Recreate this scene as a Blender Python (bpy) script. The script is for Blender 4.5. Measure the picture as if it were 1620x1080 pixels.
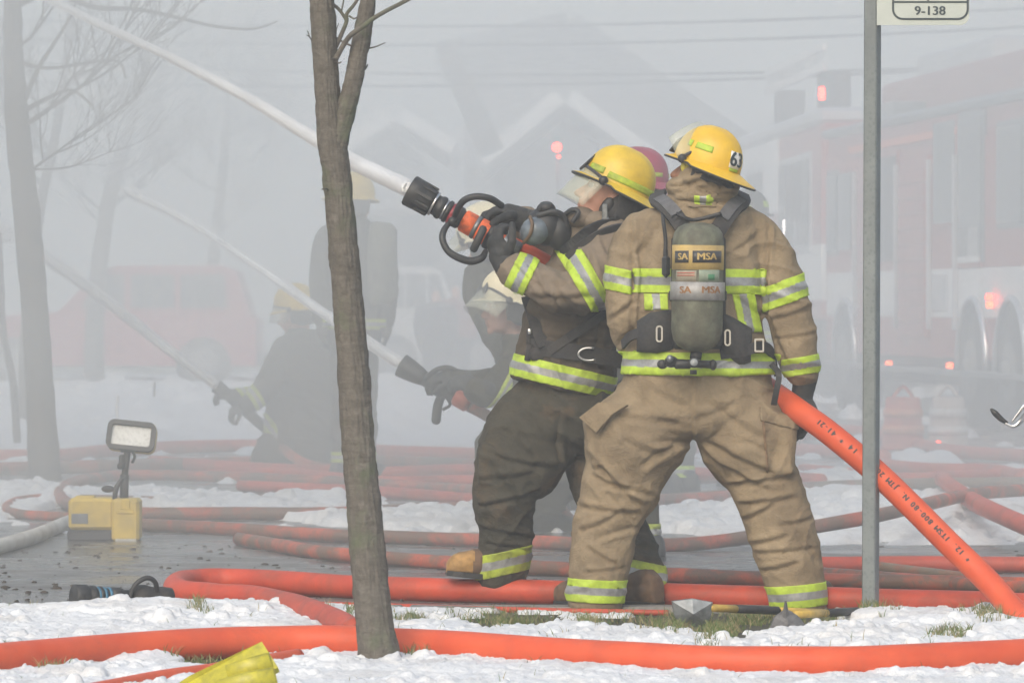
import bpy, bmesh, math, random
import numpy as np
from mathutils import Vector, Matrix, Quaternion

for o in list(bpy.data.objects): bpy.data.objects.remove(o)
SC = bpy.context.scene
COL = SC.collection
F = 7260.0; CH = 1.16; CX = 810.0; CY = 540.0
PITCH = math.atan(60.0 / F)

# ------------------------------------------------------------------ camera
cam = bpy.data.cameras.new('camera'); co = bpy.data.objects.new('camera', cam); COL.objects.link(co)
co.location = (0, 0, CH); co.rotation_euler = (math.pi / 2 - PITCH, 0, 0)
cam.sensor_width = 36; cam.lens = F / 1620 * 36; cam.clip_start = 0.1; cam.clip_end = 3000
cam.dof.use_dof = True; cam.dof.focus_distance = 17.2; cam.dof.aperture_fstop = 11
SC.camera = co
# ------------------------------------------------------------------ sky, sun, exposure
W = bpy.data.worlds.new('World'); SC.world = W; W.use_nodes = True
wn = W.node_tree.nodes; wl = W.node_tree.links; wn.clear()
wo = wn.new('ShaderNodeOutputWorld'); wb = wn.new('ShaderNodeBackground'); sk = wn.new('ShaderNodeTexSky')
hs = wn.new('ShaderNodeHueSaturation'); hs.inputs['Saturation'].default_value = 1.0
sk.sky_type = 'NISHITA'; sk.sun_disc = False; sk.sun_elevation = math.radians(38); sk.sun_rotation = math.radians(200)
sk.air_density = 1.6; sk.dust_density = 4.0
wb.inputs['Strength'].default_value = 0.15
wl.new(sk.outputs[0], hs.inputs['Color']); wl.new(hs.outputs[0], wb.inputs['Color']); wl.new(wb.outputs[0], wo.inputs['Surface'])
sd = bpy.data.lights.new('sun', 'SUN'); so = bpy.data.objects.new('sun', sd); COL.objects.link(so)
sd.energy = 1.1; sd.angle = math.radians(40); sd.color = (1.0, 0.98, 0.95)
so.rotation_euler = (math.radians(52), 0, math.radians(-20))
SC.view_settings.view_transform = 'Standard'; SC.view_settings.look = 'None'
SC.view_settings.exposure = 0.57; SC.view_settings.gamma = 1
SC.cycles.volume_bounces = 2
SC.cycles.max_bounces = 6

# ------------------------------------------------------------------ helpers
def P(px, py, d):
    """the point seen at photo pixel (px,py) at the distance d (metres along the ground)"""
    u = (px - CX) / F; v = (CY - py) / F
    dy = math.cos(PITCH) + v * math.sin(PITCH); dz = v * math.cos(PITCH) - math.sin(PITCH)
    k = d / dy
    return Vector((u * k, d, CH + dz * k))
def G(px, py, z=0.0):
    """the point at height z seen at photo pixel (px,py)"""
    v = (CY - py) / F
    dy = math.cos(PITCH) + v * math.sin(PITCH); dz = v * math.cos(PITCH) - math.sin(PITCH)
    k = (z - CH) / dz
    return Vector(((px - CX) / F * k, dy * k, z))
def S(d): return F / d                     # pixels per metre at distance d

def setp(o, label=None, cat=None, group=None, kind=None):
    if label: o['label'] = label
    if cat: o['category'] = cat
    if group: o['group'] = group
    if kind: o['kind'] = kind
    return o
def empty(name, loc=(0, 0, 0), label=None, cat=None, group=None):
    o = bpy.data.objects.new(name, None); COL.objects.link(o); o.location = loc
    o.empty_display_size = 0.1
    return setp(o, label, cat, group)
def link(name, me, mat=None, parent=None, smooth=True):
    if mat is not None and not me.materials:
        for m in (mat if isinstance(mat, (list, tuple)) else [mat]): me.materials.append(m)
    o = bpy.data.objects.new(name, me); COL.objects.link(o)
    if parent is not None:
        o.parent = parent
        q = parent; off = Vector((0, 0, 0))
        while q is not None and q.matrix_parent_inverse == Matrix.Identity(4):
            off += q.location; q = q.parent
        o.location = -off
    if smooth and len(me.polygons): me.polygons.foreach_set('use_smooth', [True] * len(me.polygons))
    return o
def mesh(name, V, Fc):
    me = bpy.data.meshes.new(name); me.from_pydata([tuple(v) for v in V], [], Fc); me.update(); return me
def ob(name, VF, mat=None, parent=None, smooth=True):
    return link(name, mesh(name, *VF), mat, parent, smooth)
def join(*parts):
    V = []; Fc = []
    for v, f in parts:
        n = len(V); V += list(v); Fc += [tuple(i + n for i in q) for q in f]
    return V, Fc
def xf(VF, M): return [M @ Vector(v) for v in VF[0]], VF[1]
def catmull(pts, n=8):
    pts = [Vector(p) for p in pts]
    if len(pts) < 3:
        return [pts[0].lerp(pts[-1], i / n) for i in range(n + 1)]
    q = [pts[0] * 2 - pts[1]] + pts + [pts[-1] * 2 - pts[-2]]
    out = []
    for i in range(1, len(q) - 2):
        a, b, c, d = q[i - 1], q[i], q[i + 1], q[i + 2]
        for k in range(n):
            t = k / n
            out.append(0.5 * ((2 * b) + (c - a) * t + (2 * a - 5 * b + 4 * c - d) * t * t + (3 * b - a - 3 * c + d) * t ** 3))
    out.append(pts[-1]); return out
def frames(pts, up=None):
    T = []
    for i in range(len(pts)):
        a = pts[max(0, i - 1)]; b = pts[min(len(pts) - 1, i + 1)]
        T.append((b - a).normalized() if (b - a).length > 1e-9 else Vector((0, 0, 1)))
    u = up or (Vector((0, 0, 1)) if abs(T[0].z) < 0.9 else Vector((0, 1, 0)))
    u = (u - T[0] * u.dot(T[0])).normalized(); out = []
    for t in T:
        u = (u - t * u.dot(t)).normalized(); out.append((t, u, t.cross(u)))
    return out
def tube(pts, rad, n=16, cap=True, up=None, round_cap=False, squash=1.0):
    pts = [Vector(p) for p in pts]
    if not hasattr(rad, '__len__'): rad = [rad] * len(pts)
    rad = list(rad)
    if round_cap:
        t0 = (pts[0] - pts[1]).normalized(); t1 = (pts[-1] - pts[-2]).normalized(); r0 = rad[0]; r1 = rad[-1]
        A = [(math.cos(a), math.sin(a)) for a in (0.15, 0.5, 0.9, 1.25)]
        hd = [pts[0] + t0 * r0 * c for c, s in A]; hr = [r0 * s for c, s in A]
        td = [pts[-1] + t1 * r1 * c for c, s in A][::-1]; tr = [r1 * s for c, s in A][::-1]
        pts = hd + pts + td; rad = hr + rad + tr
    fr = frames(pts, up); V = []; Fc = []
    for p, r, (t, u, w) in zip(pts, rad, fr):
        for k in range(n):
            a = 2 * math.pi * k / n
            V.append(p + u * (r * squash * math.cos(a)) + w * (r * math.sin(a)))
    m = len(pts)
    for i in range(m - 1):
        for k in range(n):
            k2 = (k + 1) % n
            Fc.append((i * n + k, i * n + k2, (i + 1) * n + k2, (i + 1) * n + k))
    if cap:
        Fc.append(tuple(range(n - 1, -1, -1))); Fc.append(tuple((m - 1) * n + k for k in range(n)))
    return V, Fc
def lin(vals, n):
    """resample radii to match catmull(pts, n)"""
    out = []
    for i in range(len(vals) - 1):
        for k in range(n): out.append(vals[i] + (vals[i + 1] - vals[i]) * k / n)
    out.append(vals[-1]); return out
def ctube(pts, rads, sub=6, n=16, **kw):
    if not hasattr(rads, '__len__'): rads = [rads] * len(pts)
    if len(pts) < 3: pp = [Vector(pts[0]).lerp(Vector(pts[1]), i / sub) for i in range(sub + 1)]
    else: pp = catmull(pts, sub)
    return tube(pp, lin(rads, sub), n, **kw)
def loft(rings, n=28, p=2.0):
    """rings: (centre, U half-axis vector, V half-axis vector)"""
    V = []; Fc = []
    for c, U, Vv in rings:
        for k in range(n):
            a = 2 * math.pi * k / n; ca = math.cos(a); sa = math.sin(a)
            x = math.copysign(abs(ca) ** (2 / p), ca); y = math.copysign(abs(sa) ** (2 / p), sa)
            V.append(c + U * x + Vv * y)
    m = len(rings)
    for i in range(m - 1):
        for k in range(n):
            k2 = (k + 1) % n; Fc.append((i * n + k, i * n + k2, (i + 1) * n + k2, (i + 1) * n + k))
    Fc.append(tuple(range(n - 1, -1, -1))); Fc.append(tuple((m - 1) * n + k for k in range(n)))
    return V, Fc
def ell(c, r, M=None, nu=16, nv=10):
    V = [Vector((0, 0, 1))]; Fc = []
    for i in range(1, nv):
        a = math.pi * i / nv
        for k in range(nu):
            b = 2 * math.pi * k / nu; V.append(Vector((math.sin(a) * math.cos(b), math.sin(a) * math.sin(b), math.cos(a))))
    V.append(Vector((0, 0, -1)))
    for k in range(nu): Fc.append((0, 1 + k, 1 + (k + 1) % nu))
    for i in range(nv - 2):
        for k in range(nu):
            a = 1 + i * nu + k; b = 1 + i * nu + (k + 1) % nu; Fc.append((a, a + nu, b + nu, b))
    L = len(V) - 1
    for k in range(nu): Fc.append((L, L - nu + (k + 1) % nu, L - nu + k))
    c = Vector(c); r = (r, r, r) if not hasattr(r, '__len__') else r
    V = [Vector((v.x * r[0], v.y * r[1], v.z * r[2])) for v in V]
    if M is not None: V = [M @ v for v in V]
    return [v + c for v in V], Fc
def box(c, s, M=None, bev=0.0):
    c = Vector(c); x, y, z = [k / 2 for k in s]
    if bev > 0:
        b = min(bev, x * .98, y * .98, z * .98)
        V = []
        for sx in (-1, 1):
            for sy in (-1, 1):
                for sz in (-1, 1):
                    V += [Vector((sx * x, sy * (y - b), sz * (z - b))), Vector((sx * (x - b), sy * y, sz * (z - b))), Vector((sx * (x - b), sy * (y - b), sz * z))]
        bm = bmesh.new(); vs = [bm.verts.new(v) for v in V]; bmesh.ops.convex_hull(bm, input=vs)
        bmesh.ops.dissolve_limit(bm, angle_limit=0.01, verts=bm.verts, edges=bm.edges)
        bm.verts.index_update(); V = [v.co.copy() for v in bm.verts]; Fc = [tuple(v.index for v in f.verts) for f in bm.faces]; bm.free()
    else:
        V = [Vector((sx * x, sy * y, sz * z)) for sx in (-1, 1) for sy in (-1, 1) for sz in (-1, 1)]
        Fc = [(0, 1, 3, 2), (4, 6, 7, 5), (0, 4, 5, 1), (2, 3, 7, 6), (0, 2, 6, 4), (1, 5, 7, 3)]
    if M is not None: V = [M @ v for v in V]
    return [v + c for v in V], Fc
def prism(outline, depth, M=None, c=(0, 0, 0)):
    """outline in local xz, extruded along local y by depth (centred)"""
    n = len(outline); V = [Vector((x, -depth / 2, z)) for x, z in outline] + [Vector((x, depth / 2, z)) for x, z in outline]
    Fc = [tuple(range(n)), tuple(range(2 * n - 1, n - 1, -1))] + [((i + 1) % n, i, n + i, n + (i + 1) % n) for i in range(n)]
    if M is not None: V = [M @ v for v in V]
    return [v + Vector(c) for v in V], Fc
def text_vf(s, size, depth=0.001, bold=0.0, cut=None):
    if bold > 0:
        q = text_vf(s, size, depth, 0, cut); return join(q, ([v + Vector((bold * 1.3, 0, depth * .2)) for v in q[0]], q[1]), ([v + Vector((-bold * 1.3, bold * .6, depth * .1)) for v in q[0]], q[1]))
    cu = bpy.data.curves.new('t', 'FONT'); cu.body = s; cu.size = size; cu.extrude = depth; cu.align_x = 'CENTER'; cu.align_y = 'CENTER'; cu.offset = bold
    cu.resolution_u = 3
    o = bpy.data.objects.new('t', cu); COL.objects.link(o)
    dg = bpy.context.evaluated_depsgraph_get(); dg.update(); me = bpy.data.meshes.new_from_object(o.evaluated_get(dg))
    bm = bmesh.new(); bm.from_mesh(me)
    if cut:
        for ax_ in (Vector((1, 0, 0)), Vector((0, 1, 0))):
            lo = min(v.co.dot(ax_) for v in bm.verts); hi = max(v.co.dot(ax_) for v in bm.verts); k = int((hi - lo) / cut)
            for i in range(1, k + 1): bmesh.ops.bisect_plane(bm, geom=bm.verts[:] + bm.edges[:] + bm.faces[:], plane_co=ax_ * (lo + i * (hi - lo) / (k + 1)), plane_no=ax_)
    bm.verts.index_update(); V = [v.co.copy() for v in bm.verts]; Fc = [tuple(v.index for v in f.verts) for f in bm.faces]; bm.free()
    bpy.data.objects.remove(o); bpy.data.curves.remove(cu); bpy.data.meshes.remove(me)
    return V, Fc

# numpy value noise --------------------------------------------------
_rs = np.random.RandomState(7); _T = _rs.rand(4096)
def _h(i, j, k): return _T[(i * 1619 + j * 31337 + k * 6971 + (i * j) * 13 + (j ^ k) * 7) & 4095]
def vn(X, Y, Z=None):
    if Z is None: Z = np.zeros_like(X) + 0.37
    xi = np.floor(X).astype(np.int64); yi = np.floor(Y).astype(np.int64); zi = np.floor(Z).astype(np.int64)
    fx = X - xi; fy = Y - yi; fz = Z - zi
    fx = fx * fx * (3 - 2 * fx); fy = fy * fy * (3 - 2 * fy); fz = fz * fz * (3 - 2 * fz)
    r = 0
    for a in (0, 1):
        wa = fx if a else 1 - fx
        for b in (0, 1):
            wb_ = fy if b else 1 - fy
            for c in (0, 1):
                wc = fz if c else 1 - fz
                r = r + wa * wb_ * wc * _h(xi + a, yi + b, zi + c)
    return r
def fbm(X, Y, Z=None, o=3):
    r = 0; a = 1; t = 0
    for k in range(o):
        f = 2.03 ** k
        r = r + a * vn(X * f + 17.3 * k, Y * f + 9.1 * k, None if Z is None else Z * f + 3.7 * k); t += a; a *= .5
    return r / t

# remeshed soft bodies ------------------------------------------------
def remesh(VF, voxel=0.01, smooth=3):
    me = mesh('tmp', *VF); o = bpy.data.objects.new('tmp', me); COL.objects.link(o)
    m = o.modifiers.new('r', 'REMESH'); m.mode = 'VOXEL'; m.voxel_size = voxel; m.adaptivity = 0
    if smooth:
        s = o.modifiers.new('s', 'SMOOTH'); s.factor = 0.5; s.iterations = smooth
    dg = bpy.context.evaluated_depsgraph_get(); dg.update()
    r = bpy.data.meshes.new_from_object(o.evaluated_get(dg))
    bpy.data.objects.remove(o); bpy.data.meshes.remove(me); r.materials.clear()
    return r
def vget(me):
    n = len(me.vertices); a = np.empty(n * 3); me.vertices.foreach_get('co', a); b = np.empty(n * 3); me.vertices.foreach_get('normal', b)
    return a.reshape(-1, 3), b.reshape(-1, 3)
def vset(me, a):
    me.vertices.foreach_set('co', np.ascontiguousarray(a, dtype=np.float64).ravel()); me.update()

# ------------------------------------------------------------------ materials
MATS = {}
class NT:
    def __init__(s, name):
        s.m = bpy.data.materials.new(name); s.m.use_nodes = True; s.t = s.m.node_tree; s.n = s.t.nodes; s.l = s.t.links
        s.b = s.n['Principled BSDF']; s.tc = s.n.new('ShaderNodeTexCoord')
        s.vec = s.tc.outputs['Object']
    def mapping(s, sc, rot=(0, 0, 0)):
        m = s.n.new('ShaderNodeMapping'); m.inputs['Scale'].default_value = sc; m.inputs['Rotation'].default_value = rot
        s.l.new(s.tc.outputs['Object'], m.inputs['Vector']); return m.outputs[0]
    def noise(s, scale, detail=4, rough=.55, vec=None, dist=0.0):
        n = s.n.new('ShaderNodeTexNoise'); n.inputs['Scale'].default_value = scale; n.inputs['Detail'].default_value = detail
        n.inputs['Roughness'].default_value = rough; n.inputs['Distortion'].default_value = dist
        s.l.new(vec or s.vec, n.inputs['Vector']); return n.outputs['Fac']
    def vor(s, scale, feat='F1', vec=None):
        n = s.n.new('ShaderNodeTexVoronoi'); n.inputs['Scale'].default_value = scale; n.feature = feat
        s.l.new(vec or s.vec, n.inputs['Vector']); return n.outputs['Distance']
    def ramp(s, fac, stops):
        r = s.n.new('ShaderNodeValToRGB'); e = r.color_ramp.elements
        while len(e) < len(stops): e.new(0.5)
        for q, (p, c) in zip(e, stops): q.position = p; q.color = (*c, 1) if len(c) == 3 else c
        s.l.new(fac, r.inputs[0]); return r.outputs[0]
    def mix(s, fac, a, b, mode='MIX'):
        m = s.n.new('ShaderNodeMix'); m.data_type = 'RGBA'; m.blend_type = mode
        for sock, v in ((m.inputs[0], fac), (m.inputs[6], a), (m.inputs[7], b)):
            if isinstance(v, (int, float)): sock.default_value = v
            elif isinstance(v, tuple): sock.default_value = (*v, 1)
            else: s.l.new(v, sock)
        return m.outputs[2]
    def col(s, v):
        if isinstance(v, tuple): s.b.inputs['Base Color'].default_value = (*v, 1)
        else: s.l.new(v, s.b.inputs['Base Color'])
    def bump(s, h, strength=.3, dist=.002, prev=None):
        b = s.n.new('ShaderNodeBump'); b.inputs['Strength'].default_value = strength; b.inputs['Distance'].default_value = dist
        s.l.new(h, b.inputs['Height'])
        if prev is not None: s.l.new(prev, b.inputs['Normal'])
        s.l.new(b.outputs[0], s.b.inputs['Normal']); return b.outputs[0]
    def set(s, **k):
        for a, v in k.items():
            q = s.b.inputs[a.replace('_', ' ')]
            if hasattr(v, 'is_output'): s.l.new(v, q)
            else: q.default_value = v
        return s
def simple(name, c, rough=.6, metal=0.0, var=.25, scale=30, bump=.15, bd=.001, dirt=None, dirt_amt=.5, dscale=6):
    t = NT(name); n = t.noise(scale, 5)
    lo = tuple(max(0, v * (1 - var)) for v in c); hi = tuple(min(1, v * (1 + var)) for v in c)
    cc = t.ramp(n, [(.3, lo), (.7, hi)])
    if dirt:
        d = t.noise(dscale, 6, .65); k = t.ramp(d, [(.42, (0, 0, 0)), (.72, (dirt_amt,) * 3)])
        cc = t.mix(k, cc, dirt)
    t.col(cc); t.set(Roughness=rough, Metallic=metal)
    if bump: t.bump(n, bump, bd)
    MATS[name] = t.m; return t.m
def fabric(name, c, c2, dirt, damt=.5, dscale=5, weave=420, lo=.42, hi=.7):
    t = NT(name); n = t.noise(7, 6, .6); cc = t.ramp(n, [(.3, c), (.72, c2)])
    f = t.noise(160, 3); cc = t.mix(t.ramp(f, [(.3, (.0,) * 3), (.8, (.22,) * 3)]), cc, tuple(v * .55 for v in c))
    d = t.noise(dscale, 7, .68, dist=.6); cc = t.mix(t.ramp(d, [(lo, (0, 0, 0)), (hi, (damt,) * 3)]), cc, dirt)
    st = t.noise(2.6, 5, .7, dist=.8); cc = t.mix(t.ramp(st, [(.50, (0, 0, 0)), (.66, (.38,) * 3)]), cc, tuple(v * .42 for v in c))
    sp = t.noise(75, 3, .6); cc = t.mix(t.ramp(sp, [(.68, (0, 0, 0)), (.76, (.3,) * 3)]), cc, dirt)
    t.col(cc); t.set(Roughness=.92); t.b.inputs['Specular IOR Level'].default_value = .25
    rg = t.noise(13, 3, .5, t.mapping((1, 1, 1.5), (0, .5, 0)), 1.4); rg = t.ramp(rg, [(.40, (0,) * 3), (.5, (1,) * 3), (.56, (.25,) * 3)])
    b1 = t.bump(t.noise(34, 4, .5, dist=.8), .6, .007, t.bump(rg, .24, .006))
    t.bump(t.noise(weave, 2), .35, .0012, b1)
    MATS[name] = t.m; return t.m

M_tan = fabric('tan_turnout_cloth', (.225, .172, .108), (.30, .235, .152), (.085, .062, .04), .65, 4)
M_tan2 = fabric('worn_tan_cloth', (.24, .155, .09), (.31, .21, .125), (.075, .05, .035), .8, 6, lo=.38, hi=.62)
M_sooty = fabric('sooty_turnout_cloth', (.038, .037, .028), (.068, .060, .045), (.13, .085, .05), .7, 5, lo=.5, hi=.68)
M_drab = fabric('smoke_dark_cloth', (.035, .034, .024), (.06, .054, .036), (.02, .02, .017), .5, 4)
M_lime = simple('lime_reflective_trim', (.38, .53, .035), .6, 0, .14, 60, .2, .001, (.26, .3, .06), .6, 14)
M_limeD = simple('grimy_lime_trim', (.34, .43, .03), .6, 0, .2, 60, .2, .001, (.14, .13, .05), .7, 10)
M_silver = simple('silver_reflective_trim', (.27, .28, .29), .4, .2, .15, 90, .2, .001, (.16, .15, .14), .5, 14)
M_helm = simple('yellow_helmet_shell', (.66, .42, .022), .42, 0, .08, 14, .05, .001, (.34, .2, .04), .45, 9)
M_helm2 = simple('scuffed_yellow_helmet', (.60, .42, .028), .45, 0, .1, 14, .05, .001, (.3, .2, .05), .6, 8)
M_helmW = simple('cream_helmet_shell', (.62, .55, .36), .45, 0, .08, 14, .05)
M_helmR = simple('maroon_helmet_shell', (.22, .03, .06), .45, 0, .08, 14, .05)
M_black = simple('black_rubber', (.018, .018, .019), .55, 0, .3, 60, .2)
M_blackcl = simple('black_nylon', (.022, .022, .024), .85, 0, .4, 120, .5, .002, (.07, .06, .05), .5, 16)
M_glove = simple('black_glove_leather', (.016, .017, .018), .75, 0, .4, 90, .5, .002, (.05, .045, .04), .5, 20)
M_skin = simple('skin', (.46, .24, .17), .55, 0, .1, 40, .1)
M_skin2 = simple('brown_skin', (.26, .12, .06), .55, 0, .1, 40, .1)
M_steel = simple('brushed_steel', (.55, .55, .56), .3, 1, .1, 80, .1)
M_steelD = simple('dull_steel', (.2, .21, .22), .45, .8, .25, 50, .3, .001)
M_orangeN = simple('orange_nozzle_bumper', (.7, .12, .02), .5, 0, .2, 40, .2, .001, (.08, .04, .03), .6, 25)
M_boot = simple('tan_boot_leather', (.33, .19, .06), .7, 0, .25, 30, .3, .002, (.1, .06, .03), .8, 16)
M_boot2 = simple('brown_boot_leather', (.13, .075, .04), .75, 0, .25, 30, .3, .002, (.05, .035, .025), .8, 16)
M_yel = simple('yellow_plastic', (.48, .35, .06), .5, 0, .15, 12, .12, .001, (.22, .18, .09), .6, 10)
M_red = simple('red_truck_paint', (.27, .012, .010), .35, 0, .1, 6, 0)
M_white = simple('white_paint', (.7, .7, .7), .45, 0, .06, 8, 0, .001, (.4, .38, .35), .4, 3)
M_dark = simple('dark_recess', (.03, .03, .035), .6, 0, .2, 8, 0)
M_chrome = simple('brushed_aluminium', (.6, .6, .62), .35, .9, .08, 10, 0)
def glass(name, c, rough=.05, alpha=.35):
    t = NT(name); t.col(c); t.set(Roughness=rough, Alpha=alpha); t.b.inputs['IOR'].default_value = 1.45
    return t.m
M_shield = glass('clear_face_shield', (.55, .57, .46), .12, .24)
M_lens = glass('mask_lens', (.12, .14, .15), .06, .9)
M_win = simple('tinted_window', (.035, .04, .045), .08, 0, .1, 3, 0)
def emis(name, c, s):
    t = NT(name); t.col((.8, .1, .05)); t.set(Roughness=.4); t.b.inputs['Emission Color'].default_value = (*c, 1); t.b.inputs['Emission Strength'].default_value = s
    return t.m
M_lred = emis('red_lamp', (1, .035, .015), 14)
M_lamb = emis('amber_lamp', (1, .12, .03), 5)
M_lwh = emis('white_led', (1, .95, .9), 9)

# ------------------------------------------------------------------ air
def vol(name, dens, c=(.95, .955, .965), aniso=0.2):
    m = bpy.data.materials.new(name); m.use_nodes = True; n = m.node_tree.nodes; n.clear()
    o = n.new('ShaderNodeOutputMaterial'); v = n.new('ShaderNodeVolumePrincipled')
    v.inputs['Color'].default_value = (*c, 1); v.inputs['Density'].default_value = dens; v.inputs['Anisotropy'].default_value = aniso
    m.node_tree.links.new(v.outputs[0], o.inputs['Volume']); return m
hz = ob('haze', box((0, 90, 6), (150, 200, 14)), vol('haze_air', .006, (.962, .985, .994)), smooth=False); setp(hz, kind='stuff')
# smoke from the fire: two banks behind the front crew (uneven rounded fronts)
def smoke_bank(name, x0, x1, y0, y1, z0, z1, dens, amp, seed, c=(.95, .955, .965)):
    nx, nz = 40, 14; V = []; Fc = []
    xs = np.linspace(x0, x1, nx); zs = np.linspace(z0, z1, nz)
    for s_, yy in ((0, y0), (1, y1)):
        for z in zs:
            for x in xs:
                d = 0 if s_ else amp * (float(fbm(np.array([x * .35 + seed]), np.array([z * .5 + seed]))[0]) - .5) * 2
                V.append((x, yy + d, z))
    N = nx * nz
    for j in range(nz - 1):
        for i in range(nx - 1):
            a = j * nx + i; Fc.append((a, a + 1, a + nx + 1, a + nx)); Fc.append((N + a, N + a + nx, N + a + nx + 1, N + a + 1))
    for i in range(nx - 1):
        Fc.append((i, N + i, N + i + 1, i + 1)); a = (nz - 1) * nx + i; Fc.append((a, a + 1, N + a + 1, N + a))
    for j in range(nz - 1):
        a = j * nx; Fc.append((a, a + nx, N + a + nx, N + a)); a += nx - 1; Fc.append((a, N + a, N + a + nx, a + nx))
    return setp(ob(name, (V, Fc), vol(name + '_air', dens, c), smooth=False), kind='stuff')
smoke_bank('smoke', -40, 40, 18.8, 34.5, -.8, 8.5, .070, 1.0, 3, (.962, .985, .994))
smoke_bank('smoke', -60, 60, 36.5, 170, -.8, 8.8, .0155, 1.5, 9, (.962, .985, .994))
pa = vol('drift_air', .05, (.962, .985, .994)); rs_ = np.random.RandomState(12)
for c_, r_ in (((-2.2, 24, 1.9), (1.8, 2.6, 1.3)), ((-.9, 21.6, 1.3), (.9, 1.5, .9)), ((-4.6, 33, 3.2), (2.6, 4, 1.6)), ((-.4, 34, 2.9), (2.2, 4, 1.1)), ((1.2, 27, 1.0), (1.2, 2.5, .8)), ((3.6, 33, 3.3), (1.5, 3, 1.0)), ((-1.6, 24, 2.6), (1.3, 2.4, .7)), ((-3.0, 22.6, .6), (1.0, 1.6, .7))):
    V_, F_ = ell((0, 0, 0), 1, nu=28, nv=18)
    V_ = [v * (1 + .55 * (float(fbm(np.array([v.x * 1.6 + c_[0]]), np.array([v.y * 1.6 + c_[1]]), np.array([v.z * 1.6]))[0]) - .5)) for v in V_]
    setp(ob('smoke', ([Vector((c_[0] + v.x * r_[0], c_[1] + v.y * r_[1], max(.02, c_[2] + v.z * r_[2]))) for v in V_], F_), pa), kind='stuff')

# ------------------------------------------------------------------ ground
t = NT('wet_asphalt'); n1 = t.noise(5.5, 7, .7); wet = t.ramp(t.noise(1.3, 5, .6, t.mapping((.9, 1.3, 1))), [(.38, (0,) * 3), (.56, (1,) * 3)])
cc = t.mix(wet, t.ramp(n1, [(.35, (.06, .055, .048)), (.5, (.11, .105, .10)), (.7, (.16, .155, .15))]), (.075, .075, .075)); t.col(cc)
rr = t.ramp(wet, [(0, (.5,) * 3), (1, (.13,) * 3)]); t.l.new(rr, t.b.inputs['Roughness'])
t.bump(t.noise(30, 6, .7, t.mapping((1, .75, 1))), .6, .007)
M_road = t.m
M_soil = simple('dark_turf_soil', (.035, .035, .018), .95, 0, .5, 30, .6, .01, (.05, .035, .02), .6, 12)
M_grassfar = simple('faded_lawn', (.06, .07, .04), .95, 0, .4, 2, 0)
M_kerb = simple('kerb_concrete', (.2, .19, .18), .8, 0, .2, 30, .5, .003, (.08, .07, .06), .7, 9)
t = NT('snow'); n = t.noise(55, 5, .6); d = t.noise(3.2, 6, .7)
t.col(t.mix(t.ramp(d, [(.45, (0,) * 3), (.70, (.6,) * 3)]), t.ramp(n, [(.25, (.54, .56, .59)), (.7, (.66, .675, .69))]), (.40, .38, .36)))
t.set(Roughness=.7); t.b.inputs['Subsurface Weight'].default_value = .0
t.bump(t.noise(70, 4, .65), .6, .006, t.bump(t.noise(22, 4, .6), .5, .02)); M_snow = t.m
setp(ob('ground', box((0, 1400, -.35), (4000, 3000, .5)), M_grassfar, smooth=False), kind='structure')
setp(ob('road', box((0, 37, -.05), (140, 39.2, .1)), M_road, smooth=False), kind='structure')
setp(ob('grass_verge', box((0, 9, -.03), (60, 16.4, .06)), M_soil, smooth=False), kind='structure')
for i in range(24):
    x = -9.6 + i * .8
    setp(ob('kerb_stone', box((x, 17.32, -.035), (.79, .17, .11), bev=.015), M_kerb, smooth=False), kind='structure')

def lumps(X, Y, Z, n, rmin, rmax, seed, hk=1.0, dens=None, sink=.35):
    rs = np.random.RandomState(seed); x0, x1, y0, y1 = X[0, 0], X[0, -1], Y[0, 0], Y[-1, 0]
    dx = X[0, 1] - X[0, 0]; dy = Y[1, 0] - Y[0, 0]
    for _ in range(n):
        x = rs.uniform(x0, x1); y = rs.uniform(y0, y1); r = rmin + (rmax - rmin) * rs.rand() ** 2.6; q = rs.rand()
        ax = rs.uniform(.75, 1.35); i0 = int((x - x0 - r * ax) / dx); i1 = int((x - x0 + r * ax) / dx) + 2; j0 = int((y - y0 - r) / dy); j1 = int((y - y0 + r) / dy) + 2
        i0 = max(i0, 0); j0 = max(j0, 0)
        if i1 - i0 < 2 or j1 - j0 < 2: continue
        jc = min(max(int((y - y0) / dy), 0), Z.shape[0] - 1); ic = min(max(int((x - x0) / dx), 0), Z.shape[1] - 1)
        if dens is not None and q > dens[jc, ic]: continue
        base = Z[jc, ic]
        sx = X[j0:j1, i0:i1] - x; sy = Y[j0:j1, i0:i1] - y
        d2 = 1 - (sx / (r * ax)) ** 2 - (sy / r) ** 2
        hh = base + r * hk * (np.sqrt(np.clip(d2, 0, 1)) - sink)
        Z[j0:j1, i0:i1] = np.where(d2 > 0, np.maximum(Z[j0:j1, i0:i1], hh), Z[j0:j1, i0:i1])
def grid_ob(name, X, Y, Z, mat, lab=None):
    ny, nx = X.shape; V = np.stack([X, Y, Z], -1).reshape(-1, 3)
    idx = np.arange(nx * ny).reshape(ny, nx); q = np.stack([idx[:-1, :-1], idx[:-1, 1:], idx[1:, 1:], idx[1:, :-1]], -1).reshape(-1, 4)
    me = bpy.data.meshes.new(name); me.vertices.add(len(V)); me.vertices.foreach_set('co', V.ravel())
    me.loops.add(q.size); me.loops.foreach_set('vertex_index', q.ravel().astype(np.int32))
    me.polygons.add(len(q)); me.polygons.foreach_set('loop_start', np.arange(0, q.size, 4, dtype=np.int32)); me.update(calc_edges=True)
    return link(name, me, mat)
def pxgrid(X, Y):                     # where a ground point falls in the photograph
    return CX + F * X / Y, 480 + F * CH / Y
def blob(PX, PY, cx, cy, rx, ry): return np.exp(-((PX - cx) / rx) ** 2 - ((PY - cy) / ry) ** 2)
def sstep(v, a, b):
    t = np.clip((v - a) / (b - a), 0, 1); return t * t * (3 - 2 * t)

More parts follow.
